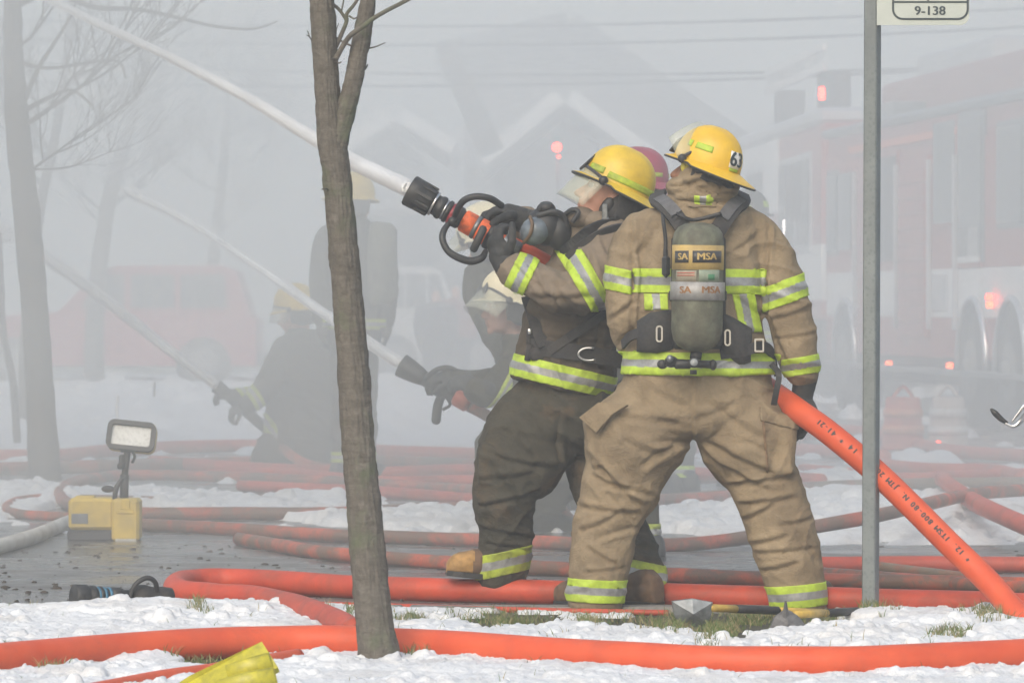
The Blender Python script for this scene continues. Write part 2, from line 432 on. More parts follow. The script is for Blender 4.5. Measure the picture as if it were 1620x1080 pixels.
# snow on the near verge
X, Y = np.meshgrid(np.arange(-2.5, 2.5, .0068), np.arange(12.2, 17.26, .0115)); PX, PY = pxgrid(X, Y)
n1 = fbm(X * 3.2, Y * 2.0, o=4); n2 = fbm(X * 9, Y * 7 + 5, o=3)
cov = n1 * .55 + n2 * .45 - .425
cov -= .25 * blob(PX, PY, 1220, 978, 190, 14) + .22 * blob(PX, PY, 1160, 988, 150, 20) + .2 * blob(PX, PY, 300, 1050, 60, 8) + .12 * blob(PX, PY, 1500, 1012, 60, 8) + .17 * blob(PX, PY, 850, 985, 260, 16) + .12 * blob(PX, PY, 640, 985, 90, 12) + .1 * blob(PX, PY, 1380, 985, 60, 12)
cov += .30 * blob(PX, PY, 330, 985, 330, 22) + .25 * blob(PX, PY, 60, 985, 220, 26) + .2 * blob(PX, PY, 1500, 1000, 190, 25) + .25 * blob(PX, PY, 900, 1085, 900, 26) + .12 * blob(PX, PY, 960, 1015, 200, 10)
cov = np.where(PY < 968, cov - .25, cov)
cs = sstep(cov, -.02, .05)
kb = 1 - .8 * sstep(Y, 16.2, 17.1) * sstep(PX, 470, 560)
Z = -.012 + cs * (.016 + kb * .04 * fbm(X * 4, Y * 4 + 30, o=3)) + cs * .04 * (blob(PX, PY, 330, 975, 330, 14) + .8 * blob(PX, PY, 1480, 985, 190, 18))
Z -= .05 * np.exp(-((PY - np.interp(PX, [0, 200, 400, 560, 640, 800, 1000, 1140, 1300, 1620], [1043, 1025, 1015, 1014, 1019, 1028, 1041, 1047, 1048, 1035])) / 13) ** 2) * sstep(Z, 0, .02) * .6
edge_ = np.clip(1.12 - sstep(Y, 16.2, 17.0) * (.65 + .35 * sstep(PX, 480, 560)), .1, 1)
crumb = .12 + .88 * sstep(fbm(X * 2.6 + 40, Y * 1.7, o=3), .47, .58); crumb = np.maximum(crumb, 1 - sstep(cov, .0, .06))
lumps(X, Y, Z, 240, .06, .16, 10, .16, cs * edge_)
lumps(X, Y, Z, 5200, .012, .046, 11, .72, cs * .6 * edge_ * crumb)
lumps(X, Y, Z, 14000, .005, .016, 12, .95, cs * .8 * edge_ * crumb + .02)
lumps(X, Y, Z, 500, .022, .055, 15, .75, crumb * edge_ * cs * (blob(PX, PY, 330, 985, 300, 18) + blob(PX, PY, 1480, 985, 180, 22) + .25))
Z += cs * (.016 * (fbm(X * 40, Y * 30, o=3) - .5) + .012 * np.abs(fbm(X * 80, Y * 60, o=2) - .5) + .016 * (fbm(X * 14, Y * 11 + 7, o=2) - .5)); Z = np.where(Y > 17.2, np.minimum(Z, .02), Z)
NEARZ = (X, Y, Z)
setp(grid_ob('snow_cover', X, Y, Z, M_snow), kind='structure')
# broken snow between the hoses
X, Y = np.meshgrid(np.arange(-3.7, 4.6, .0125), np.arange(21.6, 31, .03)); PX, PY = pxgrid(X, Y)
n1 = fbm(X * 1.6, Y * .9 + 9, o=4); n2 = fbm(X * 6, Y * 3 + 2, o=3)
cov = n1 * .5 + n2 * .5 - .62
top = np.interp(PX, [0, 200, 480, 600, 900, 1280, 1620], [778, 780, 800, 812, 818, 790, 785]); bot = np.interp(PX, [0, 200, 480, 620, 900, 1100, 1250, 1620], [800, 803, 830, 843, 848, 850, 868, 872])
cov += .30 * sstep(PY, top - 10, top + 8) * (1 - sstep(PY, bot - 12, bot + 3))
cov += .2 * blob(PX, PY, 500, 787, 110, 9) + .25 * blob(PX, PY, 30, 800, 60, 26) + .22 * blob(PX, PY, 1330, 760, 90, 14) + .2 * blob(PX, PY, 280, 790, 100, 8)
cs = sstep(cov, -.02, .10) * sstep(Y, 21.8, 22.5) * sstep(-Y, -30.9, -30.3)
Z = -.02 + cs * (.03 + .05 * fbm(X * 3, Y * 2 + 30, o=3)) + cs * .045 * (blob(PX, PY, 1350, 775, 120, 25) + blob(PX, PY, 1500, 830, 200, 30) + .5 * blob(PX, PY, 820, 825, 300, 14))
lumps(X, Y, Z, 9000, .018, .065, 21, .75, cs * .6 * sstep(Y, 21.9, 22.2))
lumps(X, Y, Z, 9000, .010, .03, 22, .85, cs * .7 * sstep(Y, 21.8, 22.1))
Z += cs * .022 * (fbm(X * 22, Y * 16, o=3) - .5)
setp(grid_ob('snow_cover', X, Y, Z, M_snow), kind='structure')
# far snowy lawn
X, Y = np.meshgrid(np.arange(-9, 7, .05), np.arange(31.5, 66, .16)); PX, PY = pxgrid(X, Y)
n1 = fbm(X * .9, Y * .45 + 4, o=4); n2 = fbm(X * 4, Y * 1.6 + 2, o=3)
cov = n1 * .45 + n2 * .55 - .55 + .34 * sstep(-PY, -722, -700) * (1 - sstep(PX, 900, 1080)) + .1 * blob(PX, PY, 1330, 745, 80, 10)
cs = sstep(cov, -.02, .10)
Z = -.03 + cs * (.05 + .05 * fbm(X * 2, Y + 30, o=3)) + .10 * cs * sstep(Y, 36, 50)
lumps(X, Y, Z, 7000, .05, .18, 31, .6, cs * .6)
setp(grid_ob('snow_cover', X, Y, Z, M_snow), kind='structure')

# grass: tufts in the thawed patches and stray blades through the snow
random.seed(4); rs = np.random.RandomState(5); V = []; Fc = []; mats = []
def blade(x, y, z, h, w, lean, ang, mi):
    n = len(V); dx = math.cos(ang); dy = math.sin(ang)
    for k, (t_, ww) in enumerate(((0, 1), (.4, .8), (.75, .5))):
        l = lean * t_ * t_ * h; zz = z + h * t_ * (1 - .25 * lean * t_)
        V.append((x + dx * l - w * ww, y + dy * l, zz)); V.append((x + dx * l + w * ww, y + dy * l, zz))
    V.append((x + dx * lean * h, y + dy * lean * h, z + h * (1 - .25 * lean)))
    Fc.extend([(n, n + 1, n + 3, n + 2), (n + 2, n + 3, n + 5, n + 4), (n + 4, n + 5, n + 6)]); mats.extend([mi] * 3)
GX, GY, GZ = NEARZ
def gz(x, y):
    i = int((x - GX[0, 0]) / .0068); j = int((y - GY[0, 0]) / .0115)
    return max(0, GZ[min(max(j, 0), GZ.shape[0] - 1), min(max(i, 0), GZ.shape[1] - 1)])
for c in range(900):
    x = rs.uniform(-2.3, 2.3); y = rs.uniform(12.6, 17.2); bare = GZ[min(max(int((y - 12.2) / .0115), 0), GZ.shape[0] - 1), min(max(int((x + 2.5) / .0068), 0), GZ.shape[1] - 1)] < .002
    px = CX + F * x / y; py = 480 + F * CH / y
    if not bare and rs.rand() > .13: continue
    k = rs.randint(12, 30) if bare else rs.randint(1, 5); sp = .05 if bare else .02
    for _ in range(k):
        xx = x + rs.normal(0, sp); yy = y + rs.normal(0, sp)
        blade(xx, yy, gz(xx, yy) - .006, rs.uniform(.02, .05) * (1 if bare else .8), rs.uniform(.0009, .0018), rs.uniform(.2, 1.1), rs.uniform(0, 6.28), int(rs.randint(0, 3)))
for (cx, cy, n_) in ((800, 990, 26), (650, 985, 20), (560, 980, 10), (930, 995, 14), (1080, 985, 40), (1140, 1000, 26), (1230, 975, 10), (1390, 985, 12), (1500, 1015, 16), (1570, 990, 18), (1130, 1018, 16), (320, 985, 7), (660, 1046, 8), (300, 1052, 8), (90, 1065, 6), (1050, 1010, 10), (1180, 985, 30), (1320, 990, 10)):
    for q in range(n_):
        g = G(cx + rs.normal(0, 16), cy + rs.normal(0, 4))
        for _ in range(14):
            xx = g.x + rs.normal(0, .012); yy = g.y + rs.normal(0, .02)
            blade(xx, yy, gz(xx, yy) - .006, rs.uniform(.02, .055), rs.uniform(.0009, .0018), rs.uniform(.2, 1.0), rs.uniform(0, 6.28), int(rs.randint(0, 3)))
me = mesh('grass', V, Fc)
for m in (simple('green_blade', (.06, .11, .02), .8, 0, .3, 30, 0), simple('olive_blade', (.10, .12, .035), .8, 0, .3, 30, 0), simple('straw_blade', (.24, .2, .1), .8, 0, .3, 30, 0)): me.materials.append(m)
me.polygons.foreach_set('material_index', mats); setp(link('grass', me, smooth=False), kind='stuff')
# grit, slush and mud crumbs on the wet road
V = []; Fc = []; rs = np.random.RandomState(9)
for _ in range(420):
    q = rs.rand()
    px = rs.uniform(-20, 560) if q < .65 else rs.uniform(560, 1640); py = rs.uniform(862, 955) if q < .65 else rs.uniform(858, 962)
    g = G(px, py); r = .003 + .011 * rs.rand() ** 3.5
    v, f = ell(g + Vector((0, 0, r * .2)), (r * rs.uniform(.8, 1.8), r * rs.uniform(.8, 1.6), r * .55), nu=6, nv=4)
    n = len(V); V += [p + Vector((rs.uniform(-r, r) * .25,) * 3) for p in v]; Fc += [tuple(i + n for i in k) for k in f]
setp(ob('road_debris', (V, Fc), simple('mud_crumbs', (.04, .032, .025), .8, 0, .4, 60, .5)), kind='stuff')
# ------------------------------------------------------------------ hoses
def hose_mat(name, c, c2, mud, amt, lo=.45, hi=.7):
    t = NT(name); n = t.noise(9, 5); cc = t.ramp(n, [(.3, c), (.7, c2)])
    d = t.noise(5, 7, .7, dist=.4); cc = t.mix(t.ramp(d, [(lo, (0,) * 3), (hi, (amt,) * 3)]), cc, mud)
    t.col(cc); t.set(Roughness=.52); t.b.inputs['Specular IOR Level'].default_value = .35
    sc_ = t.noise(26, 5, .75, dist=1.2); cc2 = t.mix(t.ramp(sc_, [(.60, (0,) * 3), (.72, (.35,) * 3)]), cc, tuple(v * .5 + .04 for v in c)); t.col(cc2); t.bump(t.noise(420, 2), .4, .0012, t.bump(t.noise(9, 5), .5, .008)); MATS[name] = t.m; return t.m
M_hose = hose_mat('orange_hose', (.50, .066, .022), (.58, .092, .032), (.34, .07, .035), .6, .5, .75)
M_hoseR = hose_mat('red_orange_hose', (.38, .045, .022), (.47, .062, .026), (.2, .05, .03), .8)
M_hoseD = hose_mat('muddy_orange_hose', (.42, .06, .026), (.5, .085, .034), (.11, .075, .055), .95, .34, .56)
M_hoseB = hose_mat('brown_mud_hose', (.12, .085, .055), (.17, .12, .075), (.35, .07, .03), .7, .5, .7)
M_hoseG = hose_mat('pale_grey_hose', (.42, .41, .38), (.5, .49, .46), (.22, .19, .16), .7, .42, .66)
HN = [0]
def hose(pts, r, mat, label, group=None, n=18, sub=12, wob=.0, flat=1.0):
    w = []
    for p in pts:
        z = (p[2] if len(p) > 2 else r * .95); w.append(G(p[0], p[1], z) if len(p) < 4 else P(p[0], p[1], p[3]))
    c = catmull(w, sub); HN[0] += 1
    c = [p + Vector((0, wob * math.sin(i * .21 + HN[0] * 2), 0)) for i, p in enumerate(c)]
    rr = [r * (1 + .02 * math.sin(i * .35 + HN[0])) for i in range(len(c))]
    V, Fc = tube(c, rr, n)
    V = [Vector((v.x, v.y, v.z)) for v in V]
    return setp(ob('fire_hose', (V, Fc), mat), label, 'fire hose', group)
hose([(-700, 1052), (-250, 1056), (-60, 1048), (0, 1043), (200, 1025), (400, 1015), (520, 1013.5), (640, 1018), (800, 1028), (1000, 1041), (1140, 1047), (1300, 1048), (1450, 1044), (1620, 1035), (1700, 1030), (1900, 1022), (2300, 1026)], .052, M_hose,
     'thick clean orange hose lying right across the foreground snow behind the tree foot', n=28)
hose([(1700, 960), (1560, 955), (1400, 950), (1200, 945), (1000, 940), (850, 936), (700, 933), (560, 928), (400, 918), (330, 917), (292, 920), (277, 927), (290, 936), (340, 941), (400, 945), (460, 957), (520, 978), (562, 1000, .03)], .047, M_hoseR,
     'thick orange hose under the firefighters\' boots that doubles back in a U bend at left', n=28, sub=14)
hose([(470, 1038, .02), (400, 1050, .025), (330, 1062, .025), (240, 1075, .025), (120, 1098, .025)], .026, M_hose, 'thin orange hose end coming out of the snow beside the yellow strap')
hose([(505, 955), (640, 959), (770, 963), (900, 966), (1057, 969)], .011, M_hoseR, 'pencil thin orange line running along the kerb between tree and axe')
hose([(378, 852), (440, 862), (520, 875), (700, 889), (907, 901), (1100, 911), (1205, 915), (1300, 918), (1450, 921), (1640, 925)], .032, M_hoseD,
     'muddy orange hose just behind the dark booted foot, its end showing on the wet road', wob=.004)
hose([(1230, 893), (1300, 893), (1450, 892), (1620, 893), (1700, 893)], .036, M_hoseR, 'orange hose on the road at right behind the brown one')
hose([(1210, 884), (1306, 890), (1400, 898), (1532, 914), (1620, 926), (1700, 936)], .024, M_hoseB, 'brown mud coloured hose slanting across the road right of the sign post')
hose([(1220, 903), (1301, 908), (1465, 920), (1620, 931), (1700, 934)], .030, M_hoseD, 'dirty orange hose partly under the brown hose at right')
hose([(190, 829), (300, 833), (520, 846), (606, 849), (842, 857), (960, 862), (1080, 861), (1181, 850, .06), (1287, 833, .12), (1388, 815, .16), (1465, 797, .18), (1542, 781, .18), (1620, 775, .16), (1700, 772, .15)], .033, M_hoseD,
     'muddy hose that climbs from behind the legs to the right edge over the broken snow', wob=.004)
hose([(1240, 778), (1157, 785), (1000, 795), (896, 800), (749, 803), (606, 808), (520, 812), (400, 812), (222, 812), (150, 806), (108, 796), (95, 783), (102, 770), (140, 757), (222, 751), (355, 754), (520, 761), (640, 768), (760, 776)], .036, M_hoseD,
     'long orange hose looping round behind the yellow floor lamp', sub=14)
hose([(110, 817), (44, 814), (10, 806), (24, 793), (67, 788), (150, 789), (260, 792)], .026, M_hoseD, 'small loop of orange hose at the left edge beyond the grey hose')
hose([(-40, 872), (0, 863), (53, 848), (102, 828), (150, 812), (200, 804)], .036, M_hoseG, 'pale grey hose curving in from the left edge to the floor lamp')
far = [([(-30, 722), (93, 720), (178, 712), (311, 706), (409, 705), (560, 712), (749, 718), (1000, 722)], .05, M_hoseR, 'faint orange hose along the lower edge of the far snow'),
       ([(-30, 742), (200, 736), (420, 731), (610, 730), (760, 736), (960, 742)], .045, M_hoseD, 'faded brownish hose behind the kneeling firefighter'),
       ([(240, 730), (420, 742), (600, 748), (740, 744), (900, 752), (1100, 749), (1300, 760)], .045, M_hoseR, 'faded orange hose passing the boots of the standing firefighter'),
       ([(330, 752), (440, 748), (600, 762), (760, 761), (900, 778), (1040, 790)], .04, M_hoseR, 'faded orange hose slanting down behind the tree trunk'),
       ([(380, 768), (600, 778), (760, 790), (900, 792), (1000, 783)], .036, M_hoseR, 'orange hose between two strips of snow behind the tree'),
       ([(840, 783), (900, 781), (960, 784), (1010, 790)], .055, M_hoseR, 'fat bright orange hose seen between the dark trouser legs'),
       ([(1000, 796), (1060, 790), (1160, 783), (1300, 770), (1441, 765), (1560, 764), (1700, 762)], .036, M_hoseB, 'brownish hose seen between the tan legs and right of them'),
       ([(1380, 735), (1412, 738), (1480, 744), (1575, 746), (1620, 756)], .05, M_hoseR, 'orange hose in the smoke before the drums by the engine'),
       ([(1490, 758, .10), (1515, 776, .14), (1545, 796, .16), (1590, 817, .15), (1640, 838, .12), (1700, 860, .08)], .045, M_hoseR, 'orange hose dropping steeply to the right edge'),
       ([(1270, 742), (1360, 750), (1441, 757), (1540, 752), (1700, 748)], .04, M_hoseR, 'faint hose just above the snow heap at right'),
       ([(1190, 700), (1260, 690), (1330, 680), (1400, 690), (1500, 712), (1640, 722)], .05, M_hoseR, 'very faint hose in front of the fire engine wheels'),
       ([(1040, 715), (1160, 708), (1280, 712), (1400, 722)], .05, M_hoseR, 'very faint hose right of the tan firefighter\'s legs')]
for p, r, m, l in far: hose(p, r, m, l, 'hoses lying across the street in the smoke', n=14, sub=8)
# big hose carried at the tan firefighter's hip, up to the nozzle
HB = [(1760, 1075, 0, 15.95), (1690, 1040, 0, 16.2), (1618, 980, 0, 16.5), (1561, 917, 0, 16.68), (1500, 858, 0, 16.8), (1440, 798, 0, 16.9), (1380, 741, 0, 17.0), (1310, 683, 0, 17.1), (1265, 651, 0, 17.2), (1227, 624, 0, 17.36), (1190, 600, 0, 17.56), (1120, 560, 0, 17.72), (1050, 520, 0, 17.86), (980, 474, 0, 17.9), (930, 447, 0, 17.9), (878, 422, 0, 17.86), (838, 401, 0, 17.84), (796, 381, 0, 17.82)]
hw = catmull([P(a, b, d) for a, b, _, d in HB], 12)
hr = [.0455 - .0135 * min(1, max(0, (i / 12 - 10) / 4)) for i in range(len(hw))]
bigh = setp(ob('fire_hose', tube(hw, hr, 28), M_hose), 'big orange hose with black print held at the tan firefighter\'s hip and feeding the nozzle', 'fire hose')
# print along it
mt = simple('black_print', (.02, .015, .015), .6, 0, .2, 60, 0)
def hose_text(s, t0, t1, size):
    n = len(s)
    for i, ch in enumerate(s):
        if ch == ' ': continue
        t_ = t0 + (t1 - t0) * i / (n - 1); k = int(t_); f = t_ - k; c = hw[k].lerp(hw[k + 1], f); tg = (hw[k + 1] - hw[k]).normalized()
        out = (Vector((0, -1, 0)) + Vector((0, 0, .25))); out = (out - tg * out.dot(tg)).normalized(); up = out.cross(tg)
        M = Matrix((tg, up, out)).transposed()
        v, f2 = text_vf(ch, size, .0006, .0012, .005); R = .0459
        vv = []
        for p in v:
            a = p.y / R; q = tg * p.x + (up * math.sin(a) + out * math.cos(a)) * (R + p.z); vv.append(c + q)
        ob('lettering', (vv, f2), mt, bigh, smooth=False)
hose_text('* 12. ITSM 800-80 N. JTM 20CX n 14 * 41-21', 41, 86, .029)
# ------------------------------------------------------------------ foreground tree
def bark(name, c1, c2, c3, moss=.0, sc=1):
    t = NT(name); v = t.mapping((1, 1, .95)); nA = t.noise(38 * sc, 8, .75, v, 1.2); nB = t.noise(30 * sc, 6, .7, t.mapping((.5, .5, 2.2)), .6)
    mn = t.n.new('ShaderNodeMath'); mn.operation = 'MULTIPLY_ADD'; mn.inputs[1].default_value = .4; mm = t.n.new('ShaderNodeMath'); mm.operation = 'MULTIPLY'; mm.inputs[1].default_value = .6; t.l.new(nA, mm.inputs[0]); t.l.new(nB, mn.inputs[0]); t.l.new(mm.outputs[0], mn.inputs[2]); n = mn.outputs[0]; c = t.ramp(n, [(.32, c1), (.5, c2), (.68, c3)])
    if moss: c = t.mix(t.ramp(t.noise(7, 5, .65), [(.52, (0,) * 3), (.68, (moss,) * 3)]), c, (.10, .12, .075))
    t.col(c); t.set(Roughness=.92); t.b.inputs['Specular IOR Level'].default_value = .2; t.bump(n, .9, .008, t.bump(t.noise(120, 4), .5, .003)); return t.m
M_bark = bark('furrowed_bark', (.055, .05, .042), (.115, .105, .092), (.185, .172, .152), .75)
M_barkfar = bark('far_bark', (.05, .045, .04), (.09, .08, .072), (.12, .11, .1), 0, .4)
def rough_tube(pts, rads, sub, n, amp, seed, kz=9.0):
    V, Fc = ctube(pts, rads, sub, n); A = np.array([tuple(v) for v in V]); m = len(A) // n
    C = A.reshape(m, n, 3).mean(1, keepdims=True).repeat(n, 1).reshape(-1, 3); D = A - C; L = np.linalg.norm(D, axis=1, keepdims=True) + 1e-9
    ang = np.arctan2(D[:, 1], D[:, 0])
    w = np.abs(vn(np.cos(ang) * 9 + seed, np.sin(ang) * 9, A[:, 2] * kz) - .5) * 2 + .5 * np.abs(vn(np.cos(ang) * 22 + seed, np.sin(ang) * 22, A[:, 2] * kz * 3) - .5) * 2 + .6 * (fbm(A[:, 0] * 5 + seed, A[:, 1] * 5, A[:, 2] * 6) - .5)
    A = A + D / L * ((w - .5)[:, None] * amp)
    return [Vector(a) for a in A], Fc
D0 = 14.75; s0 = S(D0)
tr = empty('tree', G(597, 1051), 'forked grey-brown street tree trunk standing in the front snow', 'tree')
ob('trunk', rough_tube([P(602, 1075, D0), P(600, 1045, D0), P(594, 1000, D0), P(584, 900, D0), P(576, 800, D0), P(567, 700, D0), P(560, 600, D0), P(552, 500, D0), P(544, 400, D0), P(535, 300, D0), P(527, 235, D0), P(521, 190, D0), P(515, 100, D0), P(509, 0, D0), P(503, -90, D0), P(498, -190, D0), P(490, -420, D0), P(478, -700, D0), P(470, -1000, D0)],
      [.092, .072, .060, .056, .0545, .052, .050, .048, .0455, .0445, .046, .042, .0385, .038, .036, .034, .028, .020, .010], 26, 80, .0068, 2, 13), M_bark, tr)
ob('limb', rough_tube([P(529, 262, D0), P(536, 225, D0 - .01), P(545, 185, D0 - .01), P(557, 140, D0 - .02), P(567, 90, D0 - .02), P(575, 45, D0 - .02), P(582, 0, D0 - .02), P(590, -70, D0), P(600, -160, D0), P(615, -380, D0 + .1), P(640, -640, D0 + .2)],
      [.022, .030, .031, .030, .028, .026, .0245, .023, .021, .015, .007], 18, 48, .006, 5, 12), M_bark, tr)
def br(pts, r0, r1, par=tr, d=D0, sub=5, n=8, mat=None, nm='branch'):
    q = [P(p[0], p[1], d + (p[2] if len(p) > 2 else 0)) for p in pts]
    rr = [r0 + (r1 - r0) * i / (len(q) - 1) for i in range(len(q))]
    return ob(nm, ctube(q, rr, sub, n), mat or M_bark, par)
br([(531, 94, -.04), (543, 72, -.05), (556, 55, -.07), (575, 42, -.09), (590, 30, -.09), (612, 17, -.08), (645, 0, -.06), (690, -25)], .0095, .006)
br([(531, 75, 0), (540, 55, .01), (548, 35, .02), (549, 22, .02), (560, 8, .02), (570, -8, .02)], .008, .005)
br([(523, 5, .01), (535, 14, .02), (544, 26, .02), (548, 34, .02)], .006, .005)
br([(540, 18, .02), (543, 5, .02), (545, -10, .02)], .003, .002)
br([(531, 60, .02), (545, 68, .0), (556, 73, -.02), (560, 77, -.03)], .004, .0025)
br([(553, 26, 0), (560, 30, -.03), (566, 27, -.04)], .0035, .002)
br([(531, 56, 0), (533, 45, -.02), (536, 37, -.03)], .002, .001)
br([(494, 65, 0), (489, 58, -.02), (485, 56, -.03)], .0025, .0015)
br([(490, 60, -.01), (488, 53, -.02), (486, 49, -.03)], .002, .0013)
br([(582, 77, 0), (595, 74, -.01), (609, 68, -.02)], .003, .0015)
br([(577, 110, 0), (580, 106, -.01), (582, 102, -.02)], .0035, .002)
br([(532, 99, -.03), (537, 100, -.05), (540, 98, -.05)], .003, .002)
br([(518, 300, -.03), (513, 298, -.05), (509, 300, -.06)], .004, .002)
br([(607, 1030, -.05), (622, 1045, -.05), (630, 1056, -.06)], .012, .004, nm='root')

# ------------------------------------------------------------------ faint trees at left
def twigs(base, dirv, r, depth, rnd, V, Fc, up=.15):
    L = rnd.uniform(.35, .8) * (r / .02) ** .35 * 1.1; pts = [base]; d = dirv.normalized()
    for _ in range(4):
        d = (d + Vector((rnd.uniform(-.25, .25), rnd.uniform(-.2, .2), rnd.uniform(-.18, .25) + up * .3))).normalized(); pts.append(pts[-1] + d * L / 4)
    v, f = tube(pts, [r, r * .85, r * .72, r * .6, r * .45], 5); n = len(V); V += v; Fc += [tuple(i + n for i in q) for q in f]
    if depth > 0:
        for k in (1, 2, 3, 4, 4):
            dd = (d + Vector((rnd.uniform(-1, 1), rnd.uniform(-.6, .6), rnd.uniform(-.5, .9)))).normalized(); twigs(pts[k], dd, r * .55, depth - 1, rnd, V, Fc, up)
def fartree(pts, rads, d, label, nlimb, seed, z0=1.6):
    g = G(pts[0][0], pts[0][1]); e = empty('tree', (g.x, d, 0), label, 'tree', 'bare street trees in the smoke')
    q = [P(a, b, d) for a, b in pts]; ob('trunk', rough_tube(q, rads, 8, 24, .01, seed), M_barkfar, e)
    rnd = random.Random(seed); V = []; Fc = []
    for i in range(nlimb):
        t_ = rnd.uniform(.3, 1); k = t_ * (len(q) - 1); a = int(min(k, len(q) - 2)); b = q[a].lerp(q[a + 1], k - a)
        if b.z < z0: continue
        sgn = 1 if rnd.random() < .7 else -1
        twigs(b, Vector((sgn * rnd.uniform(.4, 1), rnd.uniform(-.4, .4), rnd.uniform(.1, .9))), rnd.uniform(.012, .026), 3, rnd, V, Fc)
    if V: ob('crown', (V, Fc), M_barkfar, e)
    return e
lt = fartree([(74, 775), (70, 740), (62, 600), (52, 450), (38, 300), (28, 200), (22, 100), (20, 0), (18, -150), (15, -330)], [.13, .105, .092, .088, .085, .082, .065, .055, .05, .04], 30.3, 'bare tree at the far left whose trunk leans in the smoke', 7, 3)
ob('branch', ctube([P(26, 8, 30.3), P(80, -12, 30.2), P(150, 12, 30.1), (P(215, 15, 30.1)), P(280, 28, 30), P(340, 42, 30), P(400, 46, 30), P(440, 34, 30)], [.028, .024, .018, .014, .012, .01, .008, .005], 6, 7), M_barkfar, lt)
ob('branch', ctube([P(30, 180, 30.3), P(70, 158, 30.2), P(112, 143, 30.2), P(148, 168, 30.1)], [.02, .014, .011, .006], 6, 7), M_barkfar, lt)
ob('branch', ctube([P(36, 165, 30.3), P(60, 110, 30.2), P(85, 70, 30.2), P(112, 25, 30.1), P(130, -20, 30.1)], [.02, .016, .013, .01, .008], 6, 7), M_barkfar, lt)
ob('branch', ctube([P(24, 98, 30.3), P(80, 108, 30.2), P(180, 96, 30.2), P(200, 125, 30.1)], [.016, .012, .009, .005], 6, 7), M_barkfar, lt)
rnd_ = random.Random(77); V = []; Fc = []
for px_, py_, sg_ in ((497, -240, -1), (492, -380, 1), (486, -520, -1), (478, -700, 1), (474, -850, -1), (603, -200, 1), (612, -350, 1), (625, -500, -1), (636, -620, 1)):
    twigs(P(px_, py_, D0), Vector((sg_ * rnd_.uniform(.5, 1), rnd_.uniform(-.5, .6), rnd_.uniform(.7, 1.3))), .010, 2, rnd_, V, Fc)
ob('crown', (V, Fc), M_bark, tr)
fartree([(38, 745), (40, 640), (44, 500), (60, 350), (90, 200), (110, 50), (115, -100)], [.08, .07, .06, .05, .04, .03, .02], 42, 'thin bare tree partly hidden behind the far left leaning trunk', 6, 8)
fartree([(28, 700), (20, 600), (5, 520), (0, 400), (-10, 200)], [.03, .028, .025, .02, .015], 36, 'sapling stem at the very left edge', 4, 12, 2.2)
fartree([(150, 640), (150, 500), (170, 330), (210, 180), (240, 20), (250, -100)], [.14, .12, .10, .08, .05, .03], 60, 'very faint bare tree behind the red vehicle', 14, 21)
fartree([(330, 620), (335, 450), (350, 300), (360, 180), (365, 60)], [.12, .10, .08, .05, .02], 74, 'barely visible bare tree between the left trees and the front trunk', 12, 33)
for i, (px, py, h, l) in enumerate([(243, 652, .36, 'thin dark stake upright in the far snow'), (184, 700, .42, 'short pale stake in the far snow left of the dark one')]):
    g = G(px, py + 10); setp(ob('snow_stake', tube([g, g + Vector((.01, 0, h))], .014, 8, round_cap=True), MATS['black_nylon'] if i == 0 else M_white), l, 'stake')

# ------------------------------------------------------------------ sign on its post
DP = 16.95
g = G(1377, 480 + CH * S(DP)); sg = empty('street_sign', g, 'galvanised square post carrying a bus stop plate reading 9-138', 'sign')
t = NT('galvanised_steel'); n = t.vor(60); nn = t.noise(8, 5)
t.col(t.mix(t.ramp(nn, [(.4, (0,) * 3), (.7, (.6,) * 3)]), t.ramp(n, [(.1, (.14, .165, .175)), (.5, (.19, .215, .225))]), (.11, .125, .135))); t.set(Roughness=.5, Metallic=.35); t.bump(nn, .1, .002); M_galv = t.m
V, Fc = box((0, 0, 1.5), (.052, .052, 3.1), bev=.005); R = Matrix.Rotation(math.radians(-24), 3, 'Z')
lean = lambda v: Vector((v.x + (v.z) * .003, v.y, v.z))
ob('post', ([lean(R @ v) + Vector((g.x, g.y, 0)) for v in V], Fc), M_galv, sg, smooth=False)
sp = DP - .02; q = P(1461, 41, sp); s1 = S(sp); wd = 146 / s1; ht = .62; cxs = P(1459, 0, sp).x; zb = q.z
def rrect(w, h, r, n=6, cx=0, cz=0, corners=(1, 1, 1, 1)):
    out = []
    for k, (sx, sz, a0) in enumerate(((1, 1, 0), (-1, 1, 90), (-1, -1, 180), (1, -1, 270))):
        rr = r if corners[k] else .001
        for i in range(n + 1):
            a = math.radians(a0 + 90 * i / n); out.append((cx + sx * (w / 2 - rr) + rr * math.cos(a), cz + sz * (h / 2 - rr) + rr * math.sin(a)))
    return out
M_sign = simple('pale_sign_face', (.40, .44, .42), .4, 0, .06, 12, 0, .001, (.38, .4, .38), .4, 6)
M_ink = simple('dark_sign_ink', (.02, .035, .045), .5, 0, .1, 20, 0)
pl = ob('sign_plate', prism(rrect(wd, ht, .034, cx=cxs, cz=zb + ht / 2, corners=(1, 0, 0, 1)), .004, c=(0, sp - .032, 0)), M_sign, sg, smooth=False)
def ring(w, h, r, th, cx, cz, y, dep=.0012):
    a = rrect(w, h, r, 6, cx, cz); b = rrect(w - 2 * th, h - 2 * th, max(r - th, .002), 6, cx, cz); n = len(a)
    V = [Vector((x, y - dep, z)) for x, z in a] + [Vector((x, y - dep, z)) for x, z in b] + [Vector((x, y, z)) for x, z in a] + [Vector((x, y, z)) for x, z in b]
    Fc = []
    for i in range(n):
        j = (i + 1) % n; Fc += [(i, j, n + j, n + i), (2 * n + i, 3 * n + i, 3 * n + j, 2 * n + j), (i, 2 * n + i, 2 * n + j, j), (n + i, n + j, 3 * n + j, 3 * n + i)]
    return V, Fc
fy = sp - .0345
bw = 121 / s1; bx = P(1470.5, 0, sp).x; bz = P(0, 33, sp).z
